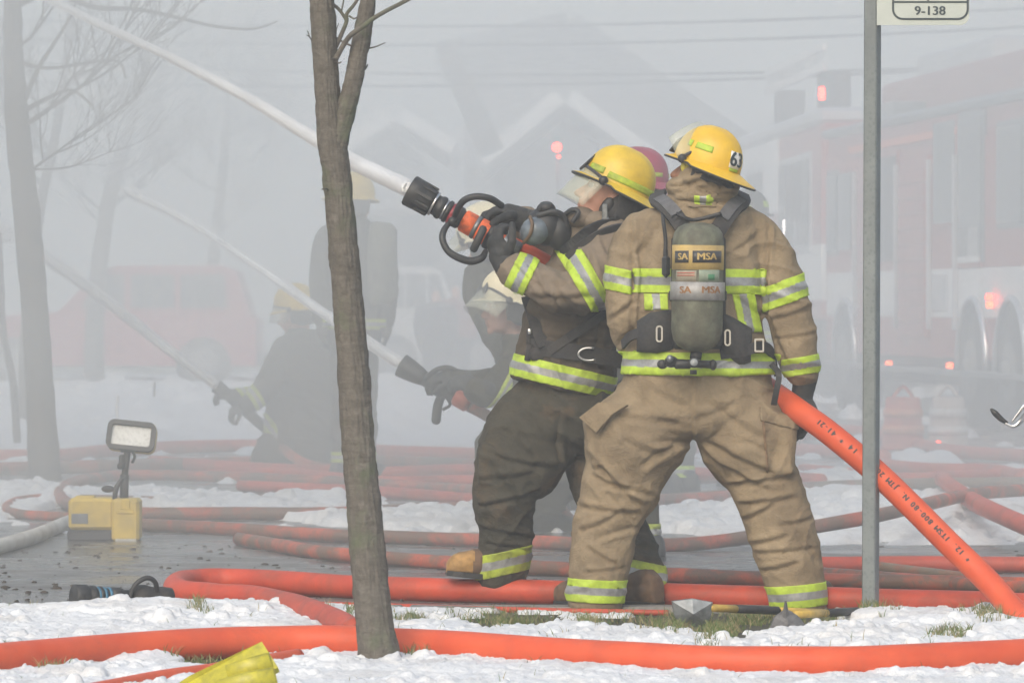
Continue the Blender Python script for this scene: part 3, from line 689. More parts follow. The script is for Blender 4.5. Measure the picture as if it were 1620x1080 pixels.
ob('border_line', ring(bw, .56, .04, .0075, bx, bz + .28, fy), M_ink, pl, smooth=False)
ob('border_line', box((bx, fy - .0008, P(0, 4.5, sp).z), (bw - .012, .0015, .006)), M_ink, pl, smooth=False)
ob('border_line', box((P(1467, 0, sp).x, fy - .0008, P(0, 4.5, sp).z + .11), (.006, .0015, .212)), M_ink, pl, smooth=False)
v, f = text_vf('9-138', .046, .0006, .0009); RX = Matrix.Rotation(math.pi / 2, 3, 'X'); tc = P(1470, 19, sp)
ob('lettering', ([RX @ Vector((p.x * 1.08, p.y, p.z)) + Vector((tc.x, fy - .0008, tc.z)) for p in v], f), M_ink, pl, smooth=False)
for zz in (.25, .42): ob('bolt', tube([(g.x + .01, sp - .036, zb + zz), (g.x + .01, sp - .044, zb + zz)], .007, 6), M_steel, sg, smooth=False)

# ------------------------------------------------------------------ floor lamp
DL = 22.55; b = G(164, 480 + CH * S(DL)); L = empty('floor_lamp', (b.x, DL, 0), 'yellow battery floor lamp with black framed square head on the wet road', 'lamp'); sL = S(DL)
def LP(px, py, dd=0): return P(px, py, DL + dd)
def pbox(x0, y0, x1, y1, d, th, bev=.01):     # a box that fills the pixel rectangle at distance d
    a = P(x0, y0, d); c = P(x1, y1, d); return box(((a.x + c.x) / 2, d + th / 2, (a.z + c.z) / 2), (abs(c.x - a.x), th, abs(a.z - c.z)), bev=bev)
ob('case', join(pbox(108, 788, 180, 838, DL - .10, .24, .015), pbox(176, 789, 220, 856, DL - .13, .2, .014), pbox(118, 784, 150, 792, DL - .06, .08, .008)), M_yel, L, smooth=False)
ob('case_base', pbox(106, 838, 178, 856, DL - .09, .22, .01), M_dark, L, smooth=False)
ob('nameplate', pbox(113, 812, 139, 828, DL - .104, .006, .002), simple('grey_label', (.12, .13, .15), .5), L, smooth=False)
ob('case_foot', pbox(182, 852, 216, 857, DL - .135, .19, .003), simple('pale_foot', (.4, .4, .38), .6), L, smooth=False)
ob('latch', join(pbox(184, 806, 212, 812, DL - .137, .01, .002), pbox(191, 789, 205, 806, DL - .139, .012, .003)), M_yel, L, smooth=False)
ob('mast', join(tube([LP(196, 790), LP(197, 750)], .022, 14), tube([LP(197, 752), LP(202, 712)], .016, 12)), M_black, L)
ob('mast_strut', join(ctube([LP(181, 790, -.03), LP(184, 772, -.03), LP(194, 755, -.02)], [.012, .014, .01], 5, 10), ell(LP(171, 773, -.03), (.033, .025, .018)), tube([LP(171, 773, -.03), LP(184, 774, -.03)], .009, 8)), M_black, L)
ob('pivot', join(box(LP(193, 730, -.01), (.03, .03, .07), bev=.008), box(LP(190, 737, -.02), (.025, .03, .03), bev=.006), ctube([LP(209, 712), LP(213, 722), LP(209, 732)], .007, 5, 8), box(LP(202, 712, -.01), (.07, .05, .02), bev=.006)), M_black, L)
Rh = Matrix.Rotation(math.radians(-14), 3, 'X') @ Matrix.Rotation(math.radians(6), 3, 'Y'); hc = LP(208, 691)
hd = ob('lamp_head', prism(rrect(.238, .142, .035), .09, Rh, hc + Vector((0, .03, 0))), M_yel, L, smooth=False)
V, Fc = ring(.238, .146, .035, .022, 0, 0, 0, .03); ob('bezel', ([Rh @ (v + Vector((0, -.014, 0))) + hc for v in V], Fc), M_black, hd, smooth=False)
V, Fc = prism(rrect(.195, .1, .02), .006, c=(0, -.018, 0))
t = NT('lamp_lens'); t.col(t.ramp(t.vor(55), [(.1, (.36, .38, .38)), (.6, (.5, .52, .52))])); t.set(Roughness=.2)
ob('lens', ([Rh @ v + hc for v in V], Fc), t.m, hd, smooth=False)

# ------------------------------------------------------------------ loose nozzle on the road
NZ = empty('hose_nozzle', G(190, 962), 'black hose nozzle with blue rings lying in the snow at left', 'nozzle')
a = P(116, 943, 17.15); bq = P(275, 946, 17.35); ax = (bq - a).normalized(); La = (bq - a).length
def along(prof, a=a, ax=ax, n=24):
    pts = [a + ax * p for p, r in prof]; return tube(pts, [r for p, r in prof], n, up=Vector((0, 0, 1)))
ob('bumper', along([(0, .042), (.004, .046), (.05, .046), (.055, .040), (.062, .040), (.066, .043), (.085, .043), (.09, .036)]), M_black, NZ)
ob('barrel', along([(.088, .035), (.10, .036), (.102, .040), (.112, .040), (.114, .034), (.15, .034), (.152, .038), (.19, .038), (.195, .03), (.24, .03)]), M_black, NZ)
for q in (.093, .117, .138): ob('ring', along([(q, .0375), (q + .005, .0385), (q + .010, .0375)]), simple('blue_ring', (.03, .12, .2), .5), NZ)
m = a + ax * .235
ob('bale', ctube([m + Vector((0, -.035, 0)), m + Vector((.02, -.035, .05)), m + Vector((.06, -.02, .075)), m + Vector((.09, 0, .06)), m + Vector((.10, .02, .02))], .0095, 6, 10), M_black, NZ)
ob('coupling', along([(.235, .035), (.26, .048), (.29, .05), (.32, .042), (.36, .044), (.40, .04)]), M_blackcl, NZ)

# ------------------------------------------------------------------ axes on the verge
def axe(label, head, h0, h1, segs, mat_h, d, head2=None, back=.5):
    e = empty('fire_axe', P(*head[0], d), label, 'axe')
    pts = [P(x, y, d) for x, y in head]; n = len(pts)
    c = sum(pts, Vector()) / n; V = [p + Vector((0, -.006, 0)) + (c - p) * .03 for p in pts] + [p + Vector((0, .012, 0)) for p in pts] + [c + Vector((0, -.03, 0)), c + Vector((0, .035, 0))]
    Fc = [(i, (i + 1) % n, 2 * n) for i in range(n)] + [(n + (i + 1) % n, n + i, 2 * n + 1) for i in range(n)] + [((i + 1) % n, i, n + i, n + (i + 1) % n) for i in range(n)]
    ob('axe_head', (V, Fc), mat_h, e, smooth=False)
    if head2: ob('pick', tube([P(*head2[0], d), P(*head2[1], d - .02)], [.018, .004], 6), mat_h, e, smooth=False)
    A = P(*h0, d); B = P(*h1, d + back); hd = None
    for k, (t0, t1, r, m) in enumerate(segs):
        q = ob('handle' if k == 0 else 'grip', tube([A.lerp(B, t0), A.lerp(B, (t0 + t1) / 2), A.lerp(B, t1)], r, 12), m, e)
M_handle = simple('yellow_handle', (.5, .33, .06), .5, 0, .15, 30, .1, .001, (.2, .14, .05), .5, 20)
M_zinc = simple('grey_blade', (.13, .145, .155), .4, .5, .35, 26, .4, .002, (.35, .35, .35), .35, 40)
axe('axe with grey blade and yellow and black handle lying nearer the tan legs', [(1062, 950), (1095, 946), (1128, 952), (1126, 972), (1120, 985), (1100, 992), (1076, 990), (1066, 972)], (1122, 961), (1300, 968), [(0, .24, .014, M_handle), (.23, .60, .015, M_black), (.6, 1, .013, M_handle)], M_zinc, 16.5, None, .55)
axe('dark pick headed axe standing point down beside the sign post', [(1212, 1004), (1225, 975), (1243, 962), (1262, 972), (1284, 1000), (1262, 998), (1240, 1006)], (1258, 972), (1394, 964), [(0, .36, .014, M_handle), (.35, .72, .015, M_black), (.72, 1, .014, M_handle)], simple('dark_iron', (.07, .07, .075), .6, .2, .4, 40, .5, .002, (.2, .2, .2), .4, 50), 16.1, ((1243, 985), (1243, 950)), .85)

# ------------------------------------------------------------------ yellow folded strap in the corner
DY = 13.35; e = empty('folded_strap', G(370, 480 + CH * S(DY)), 'bright yellow folded lay-flat strap in the bottom left corner', 'strap')
M_strap = simple('yellow_vinyl', (.43, .39, .025), .42, 0, .1, 18, .15, .003, (.16, .15, .03), .8, 26)
V = []; Fc = []
A = [(190, 1140), (300, 1068), (414, 1014), (440, 1055), (355, 1092), (240, 1170)]
top = [P(x, y, DY + dd) for (x, y), dd in zip(A, (0, .02, .05, -.02, -.06, -.06))]
n = len(top); V = top + [p + Vector((.004, .012, -.014)) for p in top]; Fc = [tuple(range(n))[::-1], tuple(range(n, 2 * n))] + [(i, (i + 1) % n, n + (i + 1) % n, n + i) for i in range(n)]
ob('flat_band', (V, Fc), M_strap, e, smooth=False)
for (x0, y0, x1, y1, r, dd) in ((362, 1068, 430, 1048, .034, -.12), (345, 1092, 436, 1070, .032, -.17)):
    A1 = P(x0, y0, DY + dd); B1 = P(x1, y1, DY + dd); ax = (B1 - A1).normalized(); fr = frames([A1, B1])[0]; V = []; Fc = []; N = 26
    for i in range(N + 1):
        a_ = i / N * 1.75 * math.pi + .6; rr = r * (1 - .22 * i / N)
        for p in (A1, A1.lerp(B1, .5) + Vector((0, 0, .004)), B1):
            V.append(p + fr[1] * rr * math.cos(a_) + fr[2] * rr * math.sin(a_))
    for i in range(N):
        for k in range(2): Fc.append((i * 3 + k, i * 3 + k + 1, i * 3 + 4 + k, i * 3 + 3 + k))
    o = ob('rolled_fold', (V, Fc), M_strap, e); mo = o.modifiers.new('s', 'SOLIDIFY'); mo.thickness = .006

# small stand whose lever pokes in at the right
DS = 16.3; e = empty('tool_stand', G(1670, 480 + CH * S(DS)), 'black tipped silver lever poking in at the right edge', 'lever')
ob('lever', ctube([P(1590, 669, DS), P(1604, 674, DS), P(1616, 664, DS), P(1632, 650, DS - .02), P(1668, 655, DS)], [.006, .008, .010, .010, .010], 6, 12), M_steel, e)
ob('lever', ctube([P(1600, 668, DS - .01), P(1612, 652, DS - .01), P(1625, 640, DS - .01), P(1665, 640, DS)], [.003, .006, .008, .008], 6, 10), M_steel, e)
ob('knob', ctube([P(1569, 648, DS), P(1574, 653, DS), P(1583, 662, DS), P(1593, 669, DS)], [.006, .011, .010, .006], 5, 12, round_cap=True), M_black, e)
ob('post', tube([G(1670, 480 + CH * S(DS)), P(1668, 610, DS)], .016, 12), M_black, e)

# ------------------------------------------------------------------ water
def jet_vol(name, d): return vol(name, d, (1, 1, 1), .3)
def water_mat(name, a0, a1, sc):
    t = NT(name); t.col((.90, .92, .94)); t.set(Roughness=.6)
    n = t.noise(sc, 4, .6, t.mapping((1, .13, 1))); al = t.ramp(n, [(.3, (a0,) * 3), (.65, (a1,) * 3)]); t.l.new(al, t.b.inputs['Alpha']); t.b.inputs['Specular IOR Level'].default_value = .3
    return t.m
def stream(pts, label, seed, mat, dens):
    e = empty('water_stream', P(*pts[0][:3]), label, 'water jet'); n = len(pts) // 2
    q = catmull([P(a, b, d) for a, b, d, r in pts], 14); rr = lin([p[3] for p in pts], 14); m = len(q)
    ob('water_core', tube(q, [r * (.66 - .2 * i / m) for i, r in enumerate(rr)], 18), mat, e)
    for k, (f0, f1) in enumerate(((0, .25), (.25, .55), (.55, 1))):
        a_, b_ = int(m * f0), min(m, int(m * f1) + 1); V, Fc = tube(q[a_:b_], rr[a_:b_], 20); A = np.array([tuple(v) for v in V]); C = np.array([tuple(p) for p in q[a_:b_]]).repeat(20, 0); D = A - C
        w = fbm(A[:, 0] * 5 + seed, A[:, 1] * .8, A[:, 2] * 6, 3) - .5; A = A + D * (w * .35 * (1 if k else .4))[:, None]
        ob('spray', ([Vector(a) for a in A], Fc), jet_vol('jet_spray', dens[k]), e)
m1 = water_mat('dense_water', .25, .9, 9); m4 = water_mat('far_water', .2, .7, 8)
stream([(646, 298, 17.85, .035), (600, 276, 18.2, .034), (552, 252, 18.7, .032), (480, 209, 19.5, .028), (400, 160, 20.5, .025), (320, 117, 21.6, .023), (240, 77, 22.8, .022), (150, 35, 24.2, .022), (70, -4, 25.5, .022), (-60, -60, 27.5, .024)], 'main white water jet rising to the top left from the big nozzle', 1, m1, (40, 40, 40))
stream([(637, 577, 23.2, .032), (600, 553, 23.7, .032), (560, 526, 24.4, .032), (500, 487, 25.2, .031), (440, 444, 26, .031), (380, 403, 27, .033), (300, 350, 28.5, .038), (200, 300, 30, .045)], 'second water jet from the nozzle in the middle, passing behind the tree', 2, m1, (32, 18, 8))
stream([(342, 610, 31.3, .034), (300, 578, 31.4, .036), (250, 540, 31.6, .04), (200, 500, 31.9, .042), (150, 462, 32.2, .044), (60, 398, 33, .046), (0, 355, 33.6, .048), (-80, 300, 34.5, .05)], 'faint third water jet from the kneeling firefighter towards the left edge', 3, m4, (30, 26, 24))
# ------------------------------------------------------------------ people
def headM(px, py, d, fwd, up, s=1.0):
    f = Vector(fwd).normalized(); u = Vector(up); u = (u - f * u.dot(f)).normalized(); r = f.cross(u)
    return Matrix.Translation(P(px, py, d)) @ Matrix((r, f, u)).transposed().to_4x4() @ Matrix.Scale(s, 4)
# head shapes relative to the middle of the helmet rim (x right, y forward, z up)
def head_parts():
    o = Vector((0, .004, -.040)); E = lambda c, r: ell(Vector(c) + o, r, nu=18, nv=12)
    return [E((0, -.012, .04), (.078, .098, .095)), E((0, .03, -.02), (.062, .066, .085)), E((0, .03, -.075), (.052, .058, .04)), E((0, .078, -.105), (.02, .018, .018)),
            tube([Vector((0, .090, .012)) + o, Vector((0, .104, -.010)) + o, Vector((0, .119, -.036)) + o], [.008, .011, .014], 10, round_cap=True), E((.011, .104, -.04), (.009, .011, .008)), E((-.011, .104, -.04), (.009, .011, .008)),
            E((0, .083, .026), (.05, .018, .012)), E((0, .095, -.062), (.024, .010, .0065)), E((0, .093, -.074), (.021, .010, .007)), E((.04, .062, -.025), (.022, .025, .028)), E((-.04, .062, -.025), (.022, .025, .028)),
            E((.079, -.008, -.012), (.010, .019, .031)), E((-.079, -.008, -.012), (.010, .019, .031))]
def dome_pt(a, t, k=1.0, rx=.113, ry=.137, h=.155):
    R = (1 - t ** 2.5) ** (1 / 2.15); x = rx * R * math.sin(a); y = ry * R * math.cos(a)
    rid = 1 + .022 * math.exp(-(x / .012) ** 2) + .010 * math.exp(-((abs(x) - .05) / .010) ** 2) * (1 if t > .15 else 0)
    return Vector((x * k, y * k, h * t * k * (rid if t > .3 else 1)))
def helmet(par, M, mat, trim, shield=None, plate=None, num=None, full=True, flap=M_blackcl, nm='helmet', fa=62, fl=.115):
    N = 56; V = []; Fc = []; ts = [0, .08, .2, .35, .5, .63, .75, .85, .93, .98]
    for t_ in ts:
        for k in range(N): V.append(dome_pt(2 * math.pi * k / N, t_))
    V.append(Vector((0, 0, .157)))
    for i in range(len(ts) - 1):
        for k in range(N): Fc.append((i * N + k, (i + 1) * N + k, (i + 1) * N + (k + 1) % N, i * N + (k + 1) % N))
    for k in range(N): Fc.append(((len(ts) - 1) * N + k, len(V) - 1, (len(ts) - 1) * N + (k + 1) % N))
    h = ob(nm, xf((V, Fc), M), mat, par)
    V = []; Fc = []; prof = ((0, .006), (.5, .0), (.93, -.004), (1.0, -.006), (.99, -.013), (.93, -.012), (.5, -.008), (-.1, -.006))
    for k in range(N):
        a = 2 * math.pi * k / N; e = .020 + .016 * max(0, math.cos(a)) ** 2 + .058 * ((1 - math.cos(a)) / 2) ** 2.2; d = Vector((math.sin(a), math.cos(a) * 1.0, 0)); base = Vector((.113 * math.sin(a), .137 * math.cos(a), 0))
        for q, z in prof: V.append(base + d * e * q + Vector((0, 0, z - .30 * e * max(0, q) * (1 if math.cos(a) < 0 else .2))))
    m = len(prof)
    for k in range(N):
        for i in range(m - 1): Fc.append((k * m + i, ((k + 1) % N) * m + i, ((k + 1) % N) * m + i + 1, k * m + i + 1))
    ob('brim', xf((V, Fc), M), mat, h)
    V = []; Fc = []
    for k in range(N):
        a = 2 * math.pi * k / N; e = .020 + .016 * max(0, math.cos(a)) ** 2 + .058 * ((1 - math.cos(a)) / 2) ** 2.2; dd = Vector((math.sin(a), math.cos(a), 0)); V.append(Vector((.113 * math.sin(a), .137 * math.cos(a), 0)) + dd * e * .99 + Vector((0, 0, -.0095 - .30 * e * (1 if math.cos(a) < 0 else .2))))
    if full:
        ob('edge_trim', xf(tube(V + [V[0]], .0042, 6, cap=False), M), M_black, h)
        V2 = []; F2 = []
        for k in range(N):
            a = 2 * math.pi * k / N; V2 += [V[k] + Vector((0, 0, -.003)), Vector((.095 * math.sin(a), .118 * math.cos(a), -.012)), Vector((.09 * math.sin(a), .11 * math.cos(a), .02))]
        for k in range(N):
            j = (k + 1) % N
            for i in range(2): F2.append((k * 3 + i, k * 3 + i + 1, j * 3 + i + 1, j * 3 + i))
        ob('liner', xf((V2, F2), M), M_dark, h)
    def patch(a0, a1, t0, t1, m, k=1.012, name='reflective_patch', n=8, p=h):
        V = []; Fc = []
        for j in range(4):
            for i in range(n + 1): V.append(dome_pt(math.radians(a0 + (a1 - a0) * i / n), t0 + (t1 - t0) * j / 3, k))
        for j in range(3):
            for i in range(n): Fc.append((j * (n + 1) + i, (j + 1) * (n + 1) + i, (j + 1) * (n + 1) + i + 1, j * (n + 1) + i + 1))
        o = ob(name, xf((V, Fc), M), m, p); mo = o.modifiers.new('s', 'SOLIDIFY'); mo.thickness = .0015; mo.offset = 0; return o
    if trim:
        for c in trim: patch(*c[:4], c[4])
    if plate: patch(*plate, M_white, 1.015, 'number_plate')
    if num:
        s_, a, t_, size = num; v, f = text_vf(s_, size, .0008, .002, .01); VV = []
        for p in v:
            VV.append(dome_pt(math.radians(a) - p.x / .125, t_ + p.y / .155, 1.036 + p.z * 2))
        ob('lettering', xf((VV, f), M), M_ink, h, smooth=False)
    if full:      # front shield plate, ear flaps
        ob('front_plate', xf(prism([(-.045, .005), (.045, .005), (.05, .055), (.03, .08), (0, .092), (-.03, .08), (-.05, .055)], .006, Matrix.Rotation(math.radians(24), 3, 'X'), (0, .152, .004)), M), M_black, h, smooth=False)
    if flap is not None:
        V = []; Fc = []; n = 24
        for j in range(6):
            for i in range(n + 1):
                a = math.radians(fa + (360 - 2 * fa) * i / n); q = j / 5; V.append(Vector(((.098 + .014 * q) * math.sin(a), (.112 + .012 * q) * math.cos(a) - .012 * q, .0 - fl * q * (1 if 80 < math.degrees(a) < 280 else .8) + .004 * math.sin(i * 2.1) * q)) + Vector((math.sin(a), math.cos(a), 0)) * .006 * math.sin(i * 1.7 + j) * q)
        for j in range(5):
            for i in range(n): Fc.append((j * (n + 1) + i, (j + 1) * (n + 1) + i, (j + 1) * (n + 1) + i + 1, j * (n + 1) + i + 1))
        o = ob('neck_flap', xf((V, Fc), M), flap, h); mo = o.modifiers.new('s', 'SOLIDIFY'); mo.thickness = .006
    if shield is not None:
        ang, length = shield; V = []; Fc = []; n = 20; m = 6; Rr = Matrix.Rotation(math.radians(ang), 3, 'X'); hinge = Vector((0, .055, .004))
        for j in range(m + 1):
            for i in range(n + 1):
                a = math.radians(-78 + 156 * i / n); z = -length * j / m * (1 - .18 * abs(i / n - .5) * 2); y = .132 * math.cos(a) + .012 * j / m
                V.append(hinge + Rr @ Vector((.131 * math.sin(a), y - .045, z)))
        for j in range(m):
            for i in range(n): Fc.append((j * (n + 1) + i, (j + 1) * (n + 1) + i, (j + 1) * (n + 1) + i + 1, j * (n + 1) + i + 1))
        o = ob('face_shield', xf((V, Fc), M), M_shield, h); mo = o.modifiers.new('s', 'SOLIDIFY'); mo.thickness = .0025
        rim = [V[i] for i in range(n + 1)]
        ob('shield_band', xf(tube(rim, .0065, 8), M), M_dark if full else M_black, h)
        for sx in (-1, 1): ob('hinge', xf(ell((sx * .128, .052, -.002), (.014, .018, .018)), M), M_black, h)
    return h
def pxv(A): return CX + F * A[:, 0] / A[:, 1], 480 + F * (CH - A[:, 2]) / A[:, 1]
def wrinkle(me, amp=.007, seed=0, creases=(), fz=16, fx=5, shear=5, swirl=1.0):
    A, N = vget(me); x, y, z = A.T
    wx = x + .06 * (fbm(x * 5 + seed, y * 5, z * 5, 2) - .5) * 2 * swirl; wz = z + .05 * (fbm(x * 4 + seed + 9, y * 4, z * 4, 2) - .5) * 2 * swirl
    n1 = vn(wx * fx + seed, y * fx, wz * fz + wx * shear); n2 = vn(wx * fx * 1.3 + seed + 20, y * fx, wz * fz * .8 - wx * shear * 1.3 + 3); n3 = fbm(x * 30, y * 30, z * 36, 2)
    r1 = (1 - np.abs(2 * n1 - 1)) ** 3; r2 = (1 - np.abs(2 * n2 - 1)) ** 3
    msk = .35 + 1.1 * sstep(fbm(x * 3 + seed, y * 3, z * 3.4, 2), .38, .62)
    n4 = vn(wx * fx * 2.2 + seed, y * fx * 2, wz * fz * 2.1 + wx * shear * 2); r4 = (1 - np.abs(2 * n4 - 1)) ** 4
    D = amp * (1.5 * r1 * msk + 1.1 * r2 * (1.5 - msk) - .6) + amp * .45 * (n3 - .5) + amp * .45 * r4 * (1.6 - msk)
    if len(creases):
        PX, PY = pxv(A); face = np.clip(-N[:, 1] * 1.6, 0, 1)
        for c in creases:
            x0, y0, x1, y1, w, dep = c; dx = x1 - x0; dy = y1 - y0; L2 = dx * dx + dy * dy
            t_ = ((PX - x0) * dx + (PY - y0) * dy) / L2; tc = np.clip(t_, 0, 1); bow = 4 * (tc * (1 - tc)) * w * .5
            sd_ = ((PX - x0) * -dy + (PY - y0) * dx) / math.sqrt(L2) - bow
            over = np.maximum(0, np.maximum(-t_, t_ - 1)) * math.sqrt(L2); fade = np.exp(-(over / 7) ** 2)
            D = D + face * fade * dep * (-np.exp(-(sd_ / w) ** 2) + .75 * np.exp(-((sd_ + 1.8 * w) / (1.3 * w)) ** 2))
    vset(me, A + N * D[:, None]); return me
def band(src, name, c, n, hw, sel, m1, m2, parent, off=.0045, core=.34, th=.006):
    n = Vector(n).normalized(); c = Vector(c); me = src.data.copy(); A, _ = vget(me)
    M0 = src.matrix_basis.translation; W_ = A          # meshes are built in world space
    dist = (W_ - np.array(c)) @ np.array(n); PX, PY = pxv(W_); ok = (np.abs(dist) < hw + .03) & sel(PX, PY, W_)
    bm = bmesh.new(); bm.from_mesh(me); bm.verts.ensure_lookup_table()
    bmesh.ops.delete(bm, geom=[v for v in bm.verts if not ok[v.index]], context='VERTS')
    for s_, k in ((1, 1), (-1, 1)):
        bmesh.ops.bisect_plane(bm, geom=bm.verts[:] + bm.edges[:] + bm.faces[:], plane_co=c + n * hw * s_, plane_no=n * s_, clear_outer=True)
    if core:
        for s_ in (1, -1): bmesh.ops.bisect_plane(bm, geom=bm.verts[:] + bm.edges[:] + bm.faces[:], plane_co=c + n * hw * core * s_, plane_no=n * s_)
    bm.normal_update()
    for v in bm.verts: v.co += v.normal * off
    for f in bm.faces:
        f.material_index = 1 if core and abs((f.calc_center_median() - c).dot(n)) < hw * core else 0; f.smooth = True
    me2 = bpy.data.meshes.new(name); bm.to_mesh(me2); bm.free(); bpy.data.meshes.remove(me)
    if not len(me2.polygons): return None
    me2.materials.append(m1); me2.materials.append(m2); o = link(name, me2, None, parent)
    mo = o.modifiers.new('s', 'SOLIDIFY'); mo.thickness = th; mo.offset = -1; return o
def bandpx(src, x0, y0, x1, y1, wpx, d, sel, m1, m2, parent, name='reflective_stripe', tilt=0, **k):
    """a stripe whose centre line runs (x0,y0)-(x1,y1) in the photograph, wpx wide"""
    a = P(x0, y0, d); b = P(x1, y1, d); t_ = (b - a).normalized(); n = Vector((-t_.z, tilt, t_.x)); return band(src, name, (a + b) / 2, n, wpx / 2 / S(d), sel, m1, m2, parent, **k)
def glove(par, w, dr, pn, curl, side=1, mat=None, s=1.0, vox=.0055, spread=.12, thumb=.6, name='glove', cuff=.05):
    dr = Vector(dr).normalized(); pn = Vector(pn); pn = (pn - dr * pn.dot(dr)).normalized(); wd = dr.cross(pn) * side
    L = []; w = Vector(w); R = Matrix((wd, dr, pn)).transposed()
    L.append(tube([w - dr * cuff * s, w + dr * .01 * s, w + dr * .045 * s], [.044 * s, .037 * s, .042 * s], 14, round_cap=True))
    L.append(ell(w + dr * .06 * s, (.049 * s, .058 * s, .025 * s), R))
    for i, (ln, o) in enumerate(((.086, .034), (.096, .012), (.09, -.011), (.072, -.033))):
        p = w + dr * (.095 - .008 * abs(i - 1)) * s + wd * o * s; pts = [w + dr * .05 * s + wd * o * .8 * s, p]; ang = -.12; d_ = dr + wd * (o * spread * 10)
        for q, c_ in zip((.42, .32, .26), curl if hasattr(curl[0], '__len__') is False else curl[i]):
            ang += c_; v = (d_.normalized() * math.cos(ang) + pn * math.sin(ang)); p = p + v * ln * q * s; pts.append(p)
        L.append(tube(pts, [.013 * s, .0145 * s, .0135 * s, .0128 * s, .0108 * s], 10, round_cap=True))
    tb = w + dr * .035 * s + wd * .035 * s; t1 = tb + (wd * .8 + dr * .5 + pn * thumb * .5).normalized() * .042 * s; t2 = t1 + (wd * .25 + dr * .8 + pn * thumb).normalized() * .034 * s; t3 = t2 + (wd * -.1 + dr * .8 + pn * thumb * 1.4).normalized() * .028 * s
    L.append(tube([tb, t1, t2, t3], [.019 * s, .0165 * s, .0145 * s, .012 * s], 10, round_cap=True))
    me = remesh(join(*L), vox, 2); A, N = vget(me); D = .0022 * (fbm(A[:, 0] * 60, A[:, 1] * 60, A[:, 2] * 60, 2) - .5) * 2; vset(me, A + N * D[:, None])
    return link(name, me, mat or M_glove, par)
def boot(par, heel, toe, ankle, mat, toe_mat=None, s=1.0, vox=.007):
    heel = Vector(heel); toe = Vector(toe); ankle = Vector(ankle); ax = (toe - heel).normalized(); up = Vector((0, 0, 1)); up = (up - ax * up.dot(ax)).normalized(); sd_ = ax.cross(up); L_ = (toe - heel).length; V = []
    rg = []
    for t_, hw, h in ((-.04, .028, .03), (0, .040, .05), (.15, .044, .065), (.4, .044, .062), (.62, .052, .05), (.8, .053, .044), (.93, .044, .036), (1.0, .024, .022)):
        rg.append((heel + ax * L_ * t_ + up * h * s, sd_ * hw * s, up * h * s))
    parts = [loft(rg, 20, 2.8), tube([heel + ax * L_ * .2 + up * .05, heel.lerp(ankle, .5) + ax * L_ * .1, ankle], [.052 * s, .054 * s, .058 * s], 16, round_cap=True)]
    me = remesh(join(*parts), vox, 3); wrinkle(me, .002, 4, fz=50, fx=20)
    o = link('boot', me, mat, par)
    if toe_mat: me.materials.append(toe_mat); mi = np.zeros(len(me.polygons), dtype=np.int32); c = np.empty(len(me.polygons) * 3); me.polygons.foreach_get('center', c); c = c.reshape(-1, 3); mi[((c - np.array(heel)) @ np.array(ax)) > L_ * .68] = 1; me.polygons.foreach_set('material_index', mi)
    sole = [(c0 - up * (h_ - .004) * 1 + Vector(), u, None) for c0, u, h_ in ((r[0], r[1], r[2].length) for r in rg)]
    V = []; Fc = []
    for c0, u, _ in sole:
        for k in ((1.06, .008), (1.06, -.012), (-1.06, -.012), (-1.06, .008)): V.append(c0 + u * k[0] + up * k[1] * s)
    m = len(sole)
    for i in range(m - 1):
        for k in range(4): Fc.append((i * 4 + k, (i + 1) * 4 + k, (i + 1) * 4 + (k + 1) % 4, i * 4 + (k + 1) % 4))
    Fc += [(0, 1, 2, 3), tuple((m - 1) * 4 + k for k in (3, 2, 1, 0))]
    ob('sole', (V, Fc), M_black, o, smooth=False); return o
def chain(c, d_default, scale=1.0, sub=5, n=18, squash=1.0, up=None):
    pts = [P(q[0], q[1], q[2]) for q in c]; rr = [q[3] / S(q[2]) * scale for q in c]
    return tube(catmull(pts, sub), lin(rr, sub), n, up=up, squash=squash, round_cap=True)
def torso(c, scale=1.0, yaw=0.0, sub=4):
    R = Matrix.Rotation(yaw, 3, 'Z'); rg = []; pts = [P(q[0], q[1], q[2]) for q in c]
    cc = catmull(pts, sub); hw = lin([q[3] / S(q[2]) for q in c], sub); dp = lin([q[4] for q in c], sub); tl = lin([q[5] if len(q) > 5 else 0 for q in c], sub)
    for p, a, b, tt in zip(cc, hw, dp, tl): rg.append((p, R @ Vector((a * scale, 0, a * tt)), R @ Vector((0, b * scale, 0))))
    return loft(rg, 32, 2.3)
